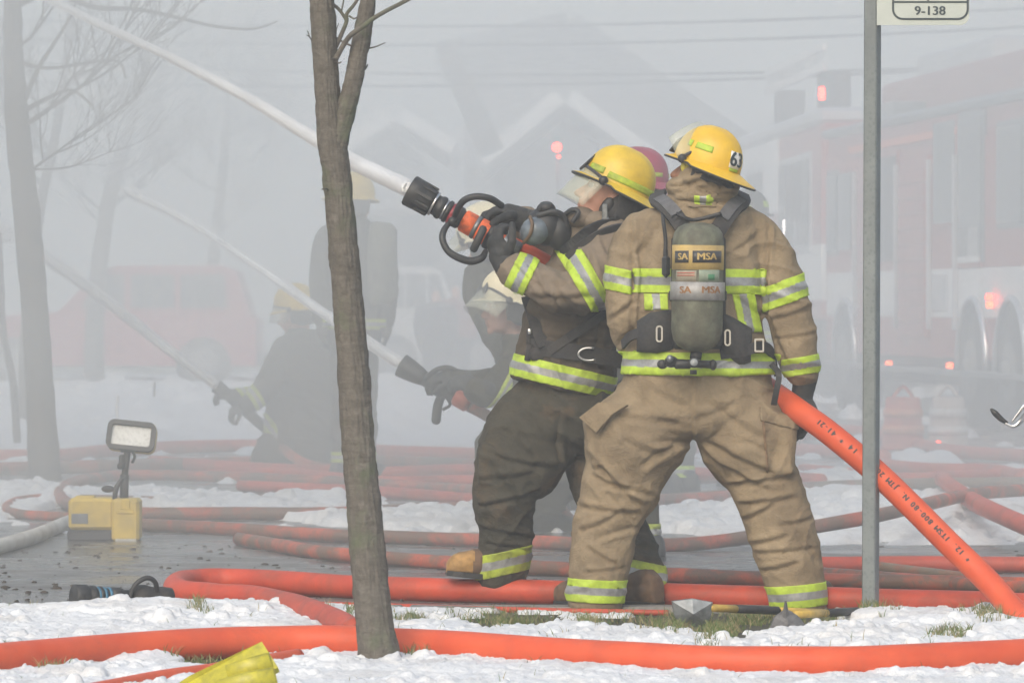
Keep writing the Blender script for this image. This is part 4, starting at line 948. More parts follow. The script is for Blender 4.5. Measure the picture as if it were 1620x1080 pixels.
def person(label, tor, arms, pelvis, legs, HM, coat_m, trou_m, skin, vox=.009, group=None, base=None, cat='person', cwr=(), twr=(), camp=.006, tamp=.008, seed=0, extra_t=(), extra_c=(), bodyvox=None, hscale=1.0, c_fz=15, squash=.85, t_kw={}, c_kw={}):
    g = Vector(base); e = empty('person', g, label, cat, group)
    # the body: one continuous skin-coloured figure with its head
    neck = tube([P(tor[0][0], tor[0][1], tor[0][2]) + Vector((0, 0, -.08)), HM @ Vector((0, -.02, -.08)), HM @ Vector((0, -.01, 0))], [.06, .056, .05], 12, round_cap=True)
    B = [xf(q, HM) for q in head_parts()] + [neck, torso(tor[2:], .72)]
    for a in arms: B.append(chain([(q[0], q[1], q[2], min(q[3], 34 * S(q[2]) / 420) * .62) for q in a], 0)); q = a[-1]; B.append(ell(P(q[0], q[1], q[2]), (.035, .03, .04)))
    for l in legs: B.append(chain([(q[0], q[1], q[2], q[3] * .6) for q in l], 0))
    B.append(torso(pelvis, .7))
    bm_ = remesh(join(*B), bodyvox or vox, 1)
    link('body', bm_, skin, e)
    cm = remesh(join(torso(tor), *[chain(a, 0) for a in arms], *extra_c), vox, 2); wrinkle(cm, camp, seed + 1, cwr, fz=c_fz, **c_kw)
    coat = link('coat', cm, coat_m, e)
    tm = remesh(join(torso(pelvis), *[chain(l, 0, squash=squash, up=Vector((0, 1, 0))) for l in legs], *extra_t), vox, 2); wrinkle(tm, tamp, seed + 5, twr, **t_kw)
    trou = link('trousers', tm, trou_m, e)
    return e, coat, trou
def ribbon(name, pts, w, th, mat, par, side=None, sub=6):
    """flat strap through pts, w wide, th thick; side = the direction its width runs"""
    c = catmull(pts, sub); fr = frames(c); V = []; Fc = []
    for p, (t_, u, v) in zip(c, fr):
        sd_ = Vector(side) if side is not None else v; sd_ = (sd_ - t_ * sd_.dot(t_)).normalized(); nn = t_.cross(sd_)
        for a, b in ((-1, -1), (1, -1), (1, 1), (-1, 1)): V.append(p + sd_ * a * w / 2 + nn * b * th / 2)
    m = len(c)
    for i in range(m - 1):
        for k in range(4): Fc.append((i * 4 + k, i * 4 + (k + 1) % 4, (i + 1) * 4 + (k + 1) % 4, (i + 1) * 4 + k))
    Fc += [(3, 2, 1, 0), tuple((m - 1) * 4 + k for k in range(4))]
    return ob(name, (V, Fc), mat, par, smooth=False)

# ---- firefighter seen from behind, tan gear -------------------------------------
D1 = 17.3; h1 = headM(1118, 262, D1 - .03, (-.84, .42, .30), (.30, -.05, .95), .97)
tor1 = [(1110, 283, D1 - .01, 40, .095), (1110, 302, D1, 47, .105), (1109, 322, D1, 58, .125), (1108, 342, D1, 84, .14), (1107, 372, D1, 98, .15), (1106, 430, D1, 104, .158), (1103, 480, D1, 104, .158), (1101, 530, D1, 106, .155), (1104, 568, D1, 116, .165), (1106, 592, D1, 124, .172)]
armL = [(1030, 352, D1, 24), (1012, 372, D1, 33), (1001, 405, D1, 38), (996, 450, D1 - .01, 38), (998, 500, D1, 36), (1010, 540, D1 + .1, 33), (1045, 548, D1 + .3, 28), (1080, 535, D1 + .42, 25)]
armR = [(1180, 350, D1, 24), (1200, 370, D1, 33), (1218, 402, D1, 36), (1233, 450, D1 - .02, 38), (1250, 505, D1 - .03, 36), (1259, 545, D1 - .05, 32), (1266, 575, D1 - .03, 28), (1267, 586, D1 - .02, 27)]
pel1 = [(1102, 585, D1, 112, .15), (1101, 620, D1, 120, .16), (1098, 655, D1, 124, .165), (1096, 680, D1, 112, .14), (1095, 692, D1, 90, .09)]
legL = [(1040, 620, D1, 55), (1022, 665, D1, 78), (1004, 705, D1, 80), (990, 750, D1, 65), (969, 800, D1 - .01, 55), (957, 842, D1 - .02, 50), (952, 880, D1 - .03, 50), (946, 915, D1 - .04, 46), (943, 946, D1 - .04, 45)]
legR = [(1160, 620, D1, 55), (1172, 665, D1, 76), (1185, 705, D1, 77), (1205, 755, D1, 58), (1229, 815, D1 - .01, 54), (1245, 870, D1 - .03, 51), (1256, 915, D1 - .04, 46), (1262, 953, D1 - .04, 43)]
cw = [(1000, 350, 1003, 440, 3, .012), (1003, 440, 1000, 530, 3, .012), (1217, 365, 1213, 450, 3, .012), (1213, 450, 1222, 560, 3, .012), (965, 505, 1000, 480, 4, .010), (1000, 525, 975, 550, 4, .010), (1225, 505, 1275, 490, 4, .010), (1232, 535, 1285, 528, 3, .008), (1215, 500, 1240, 560, 4, .01),
      (1060, 295, 1110, 285, 4, .012), (1110, 300, 1158, 308, 4, .012), (1075, 278, 1140, 268, 4, .010), (1063, 318, 1155, 318, 3, .008), (1010, 400, 1040, 360, 5, .008), (1160, 400, 1200, 370, 5, .008), (1165, 470, 1210, 500, 5, .010), (1030, 490, 1008, 520, 5, .010)]
tw = [(1097, 592, 1096, 690, 2, .009), (953, 743, 1008, 795, 4, .014), (941, 754, 985, 772, 3.5, .012), (919, 802, 1004, 812, 4.5, .012), (925, 838, 975, 815, 4, .012), (934, 870, 975, 893, 4, .010), (1023, 782, 960, 768, 4, .012), (1085, 697, 1020, 735, 5, .012), (1085, 700, 1040, 700, 4, .010), (971, 654, 1067, 669, 6, .009),
      (1005, 835, 950, 850, 4, .010), (1097, 693, 1141, 745, 5, .012), (1119, 700, 1225, 752, 5, .012), (1156, 768, 1256, 752, 4, .014), (1175, 797, 1252, 788, 4, .012), (1182, 820, 1222, 800, 4, .012), (1192, 860, 1240, 850, 4, .010), (1204, 903, 1256, 893, 4, .010), (1140, 735, 1210, 772, 4, .012), (1240, 830, 1280, 822, 4, .009),
      (1130, 640, 1200, 690, 6, .009), (1110, 660, 1160, 640, 6, .008), (990, 700, 1050, 720, 6, .010), (930, 905, 980, 900, 3, .008), (962, 780, 1000, 820, 3, .008), (1200, 875, 1280, 868, 3.5, .009), (1030, 615, 1080, 640, 6, .007), (1220, 720, 1180, 700, 5, .008)]
def slab(x0, y0, x1, y1, d, th, tilt=0):
    a = P(x0, y0, d); c = P(x1, y1, d); return box(((a.x + c.x) / 2, d, (a.z + c.z) / 2), (abs(c.x - a.x), th, abs(a.z - c.z)), Matrix.Rotation(tilt, 3, 'Y'), bev=.02)
pocks = [slab(930, 655, 985, 742, D1, .22, math.radians(-6)), slab(1205, 655, 1258, 748, D1, .24, math.radians(6))]
hoods = [ell(P(1075, 296, D1 - .03), (.055, .10, .038)), ell(P(1112, 284, D1 - .07), (.10, .07, .040)), ell(P(1148, 300, D1 - .02), (.045, .09, .045)), ell(P(1108, 308, D1 - .08), (.105, .06, .030)), ell(P(1112, 278, D1 - .055), (.092, .07, .045))]
p1, coat1, tr1 = person('firefighter in clean tan gear seen from behind with air cylinder and raised face shield', tor1, [armL, armR], pel1, [legL, legR], h1, M_tan, M_tan, M_skin2, .0075, base=G(1100, 966),
                        cwr=cw, twr=tw, seed=3, extra_t=pocks, extra_c=hoods, tamp=.0068, camp=.0065, t_kw=dict(fx=5, shear=9, fz=11, swirl=1.8))
he1 = helmet(p1, h1, M_helm, [(72, 88, .30, .45, M_lime), (-62, -72, .34, .50, M_lime), (-80, -112, .34, .50, M_lime), (72, 100, .30, .45, M_lime), (-150, -172, .06, .16, M_lime)], shield=(128, .115), plate=(-147, -173, .14, .54), num=('6', -154, .34, .075), fa=84, fl=.055)
tex = text_vf('3', .075, .0008, .002, .01); VV = [dome_pt(math.radians(-172) - p.x / .125, .34 + p.y / .155, 1.036 + p.z * 2) for p in tex[0]]; ob('lettering', xf((VV, tex[1]), h1), M_ink, he1, smooth=False)
ob('ear_clip', join(xf(ell((-.094, .045, -.028), (.008, .018, .022)), h1), xf(ell((-.099, .045, -.028), (.008, .008, .010)), h1)), simple('yellow_clip', (.5, .42, .05), .5), p1)
bpl = lambda x0, x1: (lambda PX, PY, A: (PX > x0) & (PX < x1))
A1 = (M_lime, M_silver)
bandpx(coat1, 1000, 444, 1216, 446, 38, D1, lambda PX, PY, A: (PX > 1001) & (PX < 1214), *A1, coat1)
bandpx(coat1, 985, 573, 1230, 577, 35, D1, lambda PX, PY, A: (PX < 1236) & (PY > 545) & (A[:, 1] < D1 + .22), *A1, coat1)
bandpx(coat1, 957, 438, 1000, 448, 36, D1, lambda PX, PY, A: (PX < 999), *A1, coat1)
bandpx(coat1, 1202, 476, 1272, 450, 36, D1, lambda PX, PY, A: (PX > 1205) & (PY < 500), *A1, coat1)
bandpx(coat1, 1240, 582, 1295, 573, 28, D1, lambda PX, PY, A: (PX > 1236) & (A[:, 1] < D1 + .1), *A1, coat1)
bandpx(coat1, 1036, 455, 1038, 500, 36, D1, lambda PX, PY, A: (PY > 464) & (PY < 492) & (PX > 1005) & (A[:, 1] < D1), *A1, coat1, off=.0055)
bandpx(coat1, 1172, 462, 1186, 525, 34, D1, lambda PX, PY, A: (PY > 464) & (PY < 525) & (PX > 1130) & (PX < 1215) & (A[:, 1] < D1), *A1, coat1, off=.0055)
bandpx(tr1, 898, 930, 990, 934, 36, D1, bpl(880, 1010), *A1, tr1)
bandpx(tr1, 1215, 944, 1305, 936, 36, D1, bpl(1190, 1330), *A1, tr1)
band(coat1, 'hanger_loop', P(1110, 318, D1), (1, 0, 0), .033, lambda PX, PY, A: (PY > 309) & (PY < 327) & (A[:, 1] < D1), M_lime, M_silver, coat1, off=.008)
band(coat1, 'neck_yoke', P(1106, 318, D1), (0, 0, 1), .026, lambda PX, PY, A: (PX > 1086) & (PX < 1135) & (A[:, 1] < D1), M_tan, M_tan, coat1, off=.0045, core=0)
# pocket flaps, sleeve patch
fl = [P(916, 660, D1 - .13), P(947, 636, D1 - .15), P(992, 640, D1 - .17), P(968, 655, D1 - .17), P(943, 684, D1 - .15)]
V = fl + [p + Vector((.008, .02, -.004)) for p in fl]; n = 5
ob('pocket_flap', (V, [tuple(range(n))[::-1], tuple(range(n, 2 * n))] + [(i, (i + 1) % n, n + (i + 1) % n, n + i) for i in range(n)]), M_tan, tr1, smooth=False)
band(tr1, 'pocket_flap', P(1232, 662, D1), Vector((.25, 0, 1)), .022, lambda PX, PY, A: (PX > 1200) & (A[:, 1] < D1 + .1), M_tan, M_tan, tr1, off=.006, core=0)
band(tr1, 'pocket_seam', P(1207, 700, D1), (1, 0, .1), .004, lambda PX, PY, A: (PY > 660) & (PY < 748) & (A[:, 1] < D1), M_tan2, M_tan2, tr1, off=.004, core=0)
for ln in (legL, legR):
    q = ln[-1]; a = P(q[0], q[1], q[2])
    if ln is legL: boot(p1, G(955, 964) + Vector((.0, .0, .014)), G(893, 960) + Vector((-.02, .05, .014)), a, M_boot2)
    else: boot(p1, G(1250, 966) + Vector((0, 0, .014)), G(1262, 960) + Vector((.12, .17, .014)), a, M_boot2)
glove(p1, P(1270, 621, D1 - .0), (-.16, .0, -1), (-.6, -.8, .1), (.25, .55, .75), side=-1, s=1.12, thumb=.9, cuff=.06)

# ---- the air pack on his back ------------------------------------------------------
ap = empty('air_pack', P(1104, 560, D1 - .2), 'grey-green air cylinder with black harness worn on the tan firefighter\'s back', 'air tank')
M_cyl = simple('weathered_cylinder', (.11, .115, .08), .65, 0, .4, 24, .4, .002, (.05, .04, .028), .9, 14)
DC = 17.03; s3 = S(DC); top_ = P(1105, 352, DC); bot_ = P(1102, 556, DC); ax = (top_ - bot_); Lc = ax.length; ax.normalize(); R_ = .0955
prof = [(0, .02), (.006, .045), (.02, .070), (.045, .088), (.08, R_), (Lc - .07, R_), (Lc - .04, .091), (Lc - .018, .075), (Lc - .005, .05), (Lc, .02)]
def cyl(prof, m, nm, par, n=40): return ob(nm, tube([bot_ + ax * p for p, r in prof], [r for p, r in prof], n, up=Vector((0, -1, 0))), m, par)
cy = cyl(prof, M_cyl, 'cylinder', ap)
zc = lambda py: (P(1103, py, DC).z - bot_.z)
def cyl_patch(nm, x0, x1, y0, y1, m, k=.0016, par=cy, n=14):
    V = []; Fc = []; a0 = math.asin(max(-1, min(1, ((x0 - 1103.5) / s3) / R_))); a1 = math.asin(max(-1, min(1, ((x1 - 1103.5) / s3) / R_)))
    for y in (y0, y1):
        for i in range(n + 1):
            a = a0 + (a1 - a0) * i / n; V.append(bot_ + ax * zc(y) + Vector((math.sin(a) * (R_ + k), -math.cos(a) * (R_ + k), 0)))
    for i in range(n): Fc.append((i, n + 1 + i, n + 2 + i, i + 1))
    o = ob(nm, (V, Fc), m, par); mo = o.modifiers.new('s', 'SOLIDIFY'); mo.thickness = .001; return o
def cyl_text(s_, xc, yc, size, m, par=cy, k=.003):
    v, f = text_vf(s_, size, .0004, .0009, .006); v = [Vector((p.x * 1.12, p.y, p.z)) for p in v]; VV = []
    for p in v:
        a = ((xc - 1103.5) / s3 + p.x) / R_; VV.append(bot_ + ax * (zc(yc) + p.y) + Vector((math.sin(a) * (R_ + k + p.z), -math.cos(a) * (R_ + k + p.z), 0)))
    return ob('lettering', (VV, f), m, par, smooth=False)
M_tlab = simple('faded_yellow_label', (.42, .30, .10), .5, 0, .15, 20, .1, .001, (.2, .15, .08), .6, 14); M_beige = simple('beige_label', (.28, .25, .19), .55, 0, .15, 30, .1, .001, (.15, .12, .08), .6, 18)
def ringband(nm, y0, y1, m, k=.001): z0, z1 = zc(y1), zc(y0); return cyl([(z0, R_ - .002), (z0 + .0005, R_ + k), (z1 - .0005, R_ + k), (z1, R_ - .002)], m, nm, cy)
ringband('label_band', 388, 427, M_tlab)
M_blk2 = simple('label_black', (.04, .04, .042), .5)
lb = cyl_patch('logo_block', 1093.5, 1139, 397, 416, M_blk2, .0022); cyl_text('MSA', 1116.5, 406.5, .036, M_tlab, k=.0042)
lb = cyl_patch('logo_block', 1067, 1087.5, 397, 416, M_blk2, .0022); cyl_text('SA', 1077, 406.5, .034, M_tlab, k=.0042)
cyl_patch('info_label', 1069, 1100, 428, 446, M_beige, .0018); cyl_patch('info_label', 1104, 1136, 427, 446, simple('green_grey_label', (.2, .24, .18), .5), .0018)
for yy in (431, 435): cyl_patch('label_line', 1071, 1097, yy, yy + 1.4, simple('red_line', (.45, .1, .06), .5), .0034)
cyl_patch('diamond_mark', 1118, 1128, 434, 443, simple('green_mark', (.05, .16, .08), .5), .0034)
M_strapS = simple('silver_strap', (.30, .30, .30), .6, .3, .2, 30, .2, .001, (.2, .18, .15), .5, 20)
ringband('cylinder_strap', 446, 475, M_strapS, .006)
M_br = simple('brown_print', (.22, .1, .03), .5); cyl_text('SA', 1083, 459, .036, M_br, k=.0072); cyl_text('MSA', 1124, 459, .036, M_br, k=.0072)
# harness
BK = D1 - .165
ob('backplate', join(slab(1062, 372, 1148, 552, BK - .0, .03), slab(1058, 455, 1150, 480, BK - .005, .03)), M_black, ap, smooth=False)
for sx, xs in ((-1, [(1042, 306, D1 + .10), (1040, 316, D1 - .02), (1052, 325, BK + .05), (1068, 342, BK - .005), (1086, 368, BK - .02)]), (1, [(1172, 306, D1 + .12), (1174, 318, D1 - .0), (1160, 330, BK + .05), (1146, 348, BK - .005), (1130, 372, BK - .02)])):
    ribbon('shoulder_strap', [P(*q) for q in xs], .062, .018, M_blackcl, ap, side=(1, .1, .45 * -sx))
    ribbon('strap_pad', [P(q[0] - 3 * sx, q[1] - 3, q[2] - .012) for q in xs[1:4]], .045, .014, simple('grey_pad', (.09, .09, .095), .7), ap, side=(1, .1, .45 * -sx))
ob('pressure_hose', ctube([P(1120, 345, BK - .02), P(1140, 338, BK - .03), P(1098, 348, BK - .02), P(1075, 340, BK - .03), P(1050, 325, D1 - .05), P(1049, 345, D1 - .17), P(1053, 380, D1 - .18), P(1052, 405, D1 - .185)], .0075, 7, 10), M_black, ap)
ob('whistle_box', join(slab(1047, 402, 1060, 440, D1 - .19, .03), tube([P(1053, 395, D1 - .185), P(1053, 404, D1 - .185)], .009, 10)), M_black, ap, smooth=False)
def pad(nm, pts, d, th, mat, par, bulge=.6):
    c = sum([P(x, y, d) for x, y in pts], Vector()) / len(pts); n = len(pts); f0 = [P(x, y, d) for x, y in pts]; V = []
    for k, o in ((1, th), (1.02, th * .4), (.9, 0), (.6, -th * bulge * .5)): V += [c + (p - c) * k + Vector((0, o, 0)) for p in f0]
    Fc = [tuple(range(n))]
    for j in range(3): Fc += [((i + 1) % n + j * n, i + j * n, i + (j + 1) * n, (i + 1) % n + (j + 1) * n) for i in range(n)]
    V.append(c + Vector((0, -th * bulge * .6, 0))); Fc += [((i + 1) % n + 3 * n, i + 3 * n, 4 * n) for i in range(n)]
    return ob(nm, (V, Fc), mat, par)
pad('waist_pad', [(1008, 508), (1030, 494), (1064, 490), (1066, 552), (1040, 558), (1008, 556)], BK - .01, .05, M_blackcl, ap)
pad('waist_pad', [(1140, 494), (1160, 502), (1190, 520), (1188, 572), (1170, 578), (1142, 560)], BK - .01, .06, M_blackcl, ap)
ribbon('waist_strap', [P(1140, 560, BK), P(1175, 555, BK - .02), P(1205, 548, BK + .03), P(1222, 560, BK + .12), P(1228, 590, D1 + .02)], .04, .01, M_blackcl, ap, side=(0, 0, 1))
ribbon('waist_strap', [P(985, 545, D1 - .05), P(1000, 530, BK + .03), P(1030, 524, BK - .02), P(1060, 520, BK)], .036, .01, M_blackcl, ap, side=(0, 0, 1))
ribbon('hanging_strap', [P(1220, 575, BK + .1), P(1232, 592, D1 - .15), P(1228, 620, D1 - .16), P(1224, 640, D1 - .13)], .022, .006, M_blackcl, ap, side=(1, 0, .1))
def buckle(cx, cy_, w, h, d, r=.012): 
    c = P(cx, cy_, d); V, Fc = ring(w, h, r, .006, c.x, c.z, d, .008); return ob('buckle', (V, Fc), M_steel, ap, smooth=False)
buckle(1043, 528, .026, .062, BK - .05); buckle(1151, 534, .024, .062, BK - .055); buckle(1201, 546, .036, .05, BK - .005, .004)
ob('valve', join(tube([P(1102, 556, DC), P(1100, 568, DC)], .022, 14), ell(P(1062, 572, DC), (.026, .024, .022)), tube([P(1062, 573, DC), P(1128, 577, DC)], .014, 12), ell(P(1128, 577, DC), (.014, .022, .02)), ell(P(1048, 576, DC + .02), (.02, .018, .018)), box(P(1080, 576, DC), (.07, .04, .035), bev=.01)), M_black, ap)
ob('gauge', join(tube([P(1098, 573, DC - .02), P(1098, 573, DC - .05)], .020, 18), tube([P(1097, 585, DC), P(1097, 592, DC - .0)], .013, 10)), M_black, ap)
ob('gauge_face', tube([P(1098, 573, DC - .05), P(1098, 573, DC - .053)], .014, 16), simple('gauge_glass', (.3, .32, .33), .2), ap)
ob('knob', tube([P(1060, 567, DC - .02), P(1060, 567, DC - .035)], .014, 12), M_steelD, ap)
# ---- firefighter with the big nozzle, sooty gear, seen from the side ----------------
D2 = 17.8; h2 = headM(975, 297, D2 - .02, (-.90, .02, .40), (.40, .02, .92), 1.05)
tor2 = [(935, 338, D2, 36, .09, .1), (945, 352, D2, 46, .11, .1), (952, 372, D2, 62, .15, .1), (948, 405, D2, 74, .19, .05), (930, 445, D2, 78, .20, -.1), (912, 490, D2, 77, .20, -.15), (903, 530, D2, 74, .19, -.2), (899, 565, D2, 78, .195, -.2), (893, 592, D2, 80, .20, -.22), (884, 614, D2, 76, .19, -.24)]
aN = [(975, 372, D2 - .10, 30), (968, 394, D2 - .18, 40), (945, 428, D2 - .26, 43), (920, 457, D2 - .31, 39), (893, 462, D2 - .32, 33), (858, 448, D2 - .27, 30), (828, 433, D2 - .19, 28), (812, 426, D2 - .14, 25), (806, 423, D2 - .13, 24)]
aF = [(950, 385, D2 + .12, 34), (925, 400, D2 + .2, 38), (892, 408, D2 + .24, 36), (862, 385, D2 + .22, 31), (838, 362, D2 + .16, 27), (828, 352, D2 + .14, 25)]
pel2 = [(900, 575, D2, 66, .17, -.15), (902, 612, D2 + .02, 72, .18, -.15), (900, 650, D2 + .02, 78, .19), (893, 690, D2 + .02, 76, .18), (890, 715, D2 + .02, 62, .12)]
lgF = [(872, 630, D2, 50), (850, 662, D2 - .03, 64), (835, 700, D2 - .05, 76), (820, 735, D2 - .06, 68), (800, 768, D2 - .07, 54), (797, 800, D2 - .06, 48), (800, 835, D2 - .03, 43), (797, 868, D2 + .0, 42), (792, 898, D2 + .02, 43)]
lgR = [(925, 640, D2 + .04, 54), (938, 690, D2 + .06, 52), (940, 735, D2 + .04, 47), (958, 790, D2 - .02, 44), (990, 850, D2 - .12, 40), (1014, 900, D2 - .22, 34), (1019, 932, D2 - .25, 31)]
cw2 = [(815, 420, 850, 450, 3, .008), (835, 415, 868, 470, 4, .009), (862, 440, 885, 490, 4, .010), (930, 400, 960, 470, 4, .009), (850, 505, 880, 590, 4, .009), (905, 500, 915, 560, 4, .008), (955, 500, 945, 560, 4, .009), (880, 570, 890, 610, 3, .007), (848, 470, 925, 470, 5, .012), (870, 440, 905, 490, 5, .012), (890, 430, 930, 470, 6, .010), (955, 385, 985, 430, 6, .008), (842, 500, 960, 520, 5, .010), (850, 530, 960, 545, 4, .008), (935, 480, 985, 500, 5, .01), (905, 480, 950, 495, 4, .01)]
tw2 = [(762, 712, 850, 740, 4, .012), (755, 760, 840, 750, 5, .010), (765, 800, 845, 780, 4, .012), (760, 835, 840, 850, 4, .012), (775, 860, 838, 868, 3, .010), (885, 655, 884, 735, 4, .012), (820, 640, 870, 660, 5, .008), (800, 680, 880, 700, 5, .008), (850, 735, 885, 738, 5, .012), (900, 700, 960, 740, 5, .009), (770, 730, 830, 800, 6, .008), (985, 850, 1030, 870, 4, .012), (975, 820, 1025, 840, 4, .012), (1000, 880, 1035, 890, 3, .01), (930, 770, 975, 780, 4, .01)]
t = NT('two_tone_sooty_coat'); n = t.noise(5, 6, .65); sepz = t.n.new('ShaderNodeSeparateXYZ'); t.l.new(t.vec, sepz.inputs[0])
cc = t.ramp(n, [(.3, (.13, .105, .078)), (.7, (.22, .175, .13))])
mr = t.n.new('ShaderNodeMapRange'); mr.inputs['From Min'].default_value = 1.14; mr.inputs['From Max'].default_value = 1.20; mr.inputs['To Min'].default_value = 1; mr.inputs['To Max'].default_value = 0
mx = t.n.new('ShaderNodeMath'); mx.operation = 'MULTIPLY_ADD'; mx.inputs[1].default_value = .10; t.l.new(n, mx.inputs[0]); t.l.new(sepz.outputs[2], mx.inputs[2]); 
ad = t.n.new('ShaderNodeMath'); ad.operation = 'SUBTRACT'; ad.inputs[1].default_value = .05; t.l.new(mx.outputs[0], ad.inputs[0]); t.l.new(ad.outputs[0], mr.inputs['Value'])
cc = t.mix(mr.outputs[0], cc, t.ramp(t.noise(7, 6, .65), [(.35, (.05, .042, .032)), (.7, (.10, .078, .056))]))
t.col(cc); t.set(Roughness=.92); t.b.inputs['Specular IOR Level'].default_value = .25; t.bump(t.noise(420, 2), .35, .0012, t.bump(t.noise(34, 4, .5, dist=.8), .55, .007)); M_coat2 = t.m
kn = [slab(757, 705, 800, 770, D2 - .1, .16, math.radians(4))]
p2, coat2, tr2 = person('firefighter in sooty brown gear aiming the big nozzle, yellow helmet with lowered face shield', tor2, [aN, aF], pel2, [lgF, lgR], h2, M_coat2, M_sooty, M_skin, .0075, base=G(880, 950), cwr=cw2, twr=tw2, seed=11, extra_t=kn, tamp=.008, camp=.008, c_kw=dict(fx=9, shear=5, swirl=1.6), c_fz=11, t_kw=dict(fx=5, shear=9, fz=12, swirl=1.8))
he2 = helmet(p2, h2, M_helm2, [(-70, -178, .10, .26, M_limeD), (60, 175, .10, .26, M_limeD), (-30, -62, .14, .30, M_limeD)], shield=(16, .15), fa=100)
ob('eye', xf(join(ell((-.032, .087, -.030), .0115), ell((.032, .087, -.030), .0115)), h2), simple('eye_white', (.5, .45, .42), .3), p2)
ob('hood', xf(join(ell((-.055, -.035, -.09), (.055, .062, .075)), ell((.055, -.035, -.09), (.055, .062, .075)), ell((0, -.06, -.12), (.09, .07, .09))), h2), M_blackcl, p2)
ob('hood_ring', xf(ell((-.100, .0, -.075), (.012, .02, .03)), h2), M_black, p2)
# collar standing round the chin
ob('collar', join(ell(P(918, 345, D2 - .06), (.065, .08, .045)), ell(P(945, 350, D2 - .10), (.06, .06, .04))), M_coat2, coat2)
ob('collar_clip', join(box(P(957, 335, D2 - .17), (.022, .02, .06), bev=.004), box(P(958, 348, D2 - .17), (.03, .02, .018), bev=.004)), M_steelD, coat2, smooth=False)
DG = (M_limeD, M_silver)
bandpx(coat2, 807, 445, 838, 402, 33, D2 - .2, lambda PX, PY, A: (PX < 860) & (A[:, 1] < D2 + .08), *A1, coat2) if False else None
n_ = (P(860, 450, D2 - .2) - P(806, 424, D2 - .2)).normalized(); band(coat2, 'reflective_stripe', P(826, 432, D2 - .2), n_, .040, lambda PX, PY, A: (PX < 865) & (PY > 395) & (A[:, 1] < D2 + .02), *A1, coat2)
n_ = Vector((.80, .1, .55)); band(coat2, 'reflective_stripe', P(927, 443, D2 - .28), Vector((-.86, 0, -.50)), .043, lambda PX, PY, A: (PX > 878) & (PX < 968) & (PY > 395) & (PY < 495) & (A[:, 1] < D2 - .03), *A1, coat2)
bandpx(coat2, 816, 577, 972, 614, 34, D2 - .1, lambda PX, PY, A: (PX < 1000) & (PY > 540), *A1, coat2)
band(tr2, 'reflective_stripe', P(792, 890, D2), Vector((-.22, 0, 1)), .045, lambda PX, PY, A: (PX < 880) & (PY > 830), M_limeD, M_silver, tr2)
band(tr2, 'reflective_stripe', P(1016, 905, D2 - .22), Vector((.20, 0, 1)), .042, lambda PX, PY, A: (PX > 930) & (PY > 860), M_limeD, M_silver, tr2)
boot(p2, P(826, 918, D2 + .02), P(706, 906, D2 - .02) , P(800, 890, D2), M_boot2, M_boot, 1.05)
boot(p2, G(1032, 962) + Vector((.02, -.02, .014)), G(965, 958) + Vector((0, -.02, .014)), P(1018, 925, D2 - .25), M_boot2, None, 1.05)
# chest harness
ribbon('harness_strap', [P(998, 372, D2 - .12), P(985, 362, D2 - .21), P(955, 370, D2 - .26), P(925, 388, D2 - .25), P(900, 410, D2 - .22)], .045, .012, M_blackcl, coat2, side=(.2, -.3, 1))
ribbon('harness_strap', [P(1000, 362, D2 - .02), P(970, 352, D2 - .15), P(935, 362, D2 - .2), P(905, 385, D2 - .18), P(888, 400, D2 - .12)], .035, .014, M_black, coat2, side=(.2, -.3, 1))
ribbon('belt', [P(828, 545, D2 + .02), P(842, 548, D2 - .14), P(880, 553, D2 - .2), P(930, 560, D2 - .205), P(985, 570, D2 - .15)], .062, .018, M_blackcl, coat2, side=(0, 0, 1))
ribbon('belt', [P(835, 470, D2 - .02), P(850, 520, D2 - .15), P(862, 548, D2 - .19)], .05, .014, M_blackcl, coat2, side=(1, 0, .1))
ribbon('harness_strap', [P(985, 470, D2 - .1), P(950, 500, D2 - .19), P(905, 530, D2 - .215), P(868, 556, D2 - .2)], .035, .010, M_blackcl, coat2, side=(.3, 0, 1))
ob('belt_ring', tube([P(932 + 17 * math.cos(a), 560 - 10 * math.sin(a), D2 - .235) for a in [math.pi * .35 + k * .25 for k in range(18)]], .0045, 6), M_steel, coat2)
ob('radio', join(box(P(843, 536, D2 - .12), (.05, .05, .09), bev=.01), tube([P(838, 545, D2 - .15), P(834, 570, D2 - .16)], .012, 8), box(P(850, 560, D2 - .17), (.06, .03, .05), bev=.01)), M_blackcl, coat2)
ob('clip', box(P(838, 524, D2 - .16), (.014, .01, .02), bev=.002), M_steel, coat2)
# breathing mask hanging on the chest
mk = empty('breathing_mask', P(858, 360, D2 - .1), 'black breathing mask with grey lens hanging at the nozzle firefighter\'s chest', 'mask')
RM = Matrix.Rotation(math.radians(-35), 3, 'Y')
ob('mask_body', join(ell(P(863, 358, D2 - .08), (.075, .08, .078), RM), ell(P(864, 332, D2 - .1), (.038, .045, .032)), tube([P(864, 332, D2 - .13), P(864, 322, D2 - .14)], .024, 14), ell(P(884, 368, D2 - .1), (.05, .05, .07)), ctube([P(850, 342, D2 - .14), P(875, 335, D2 - .15), P(893, 345, D2 - .13), P(897, 375, D2 - .12)], .012, 5, 8)), M_black, mk)
ob('lens', ell(P(846, 366, D2 - .13), (.06, .055, .055), RM), simple('grey_visor', (.10, .12, .14), .12), mk)
ob('lens_band', ctube([P(828, 385, D2 - .15), P(838, 372, D2 - .185), P(842, 355, D2 - .185), P(838, 342, D2 - .17)], .007, 6, 8), simple('brown_band', (.10, .06, .03), .6), mk)
ob('strap', ctube([P(893, 340, D2 - .12), P(905, 332, D2 - .14), P(915, 336, D2 - .15), P(905, 352, D2 - .15)], .010, 6, 8), M_black, mk)
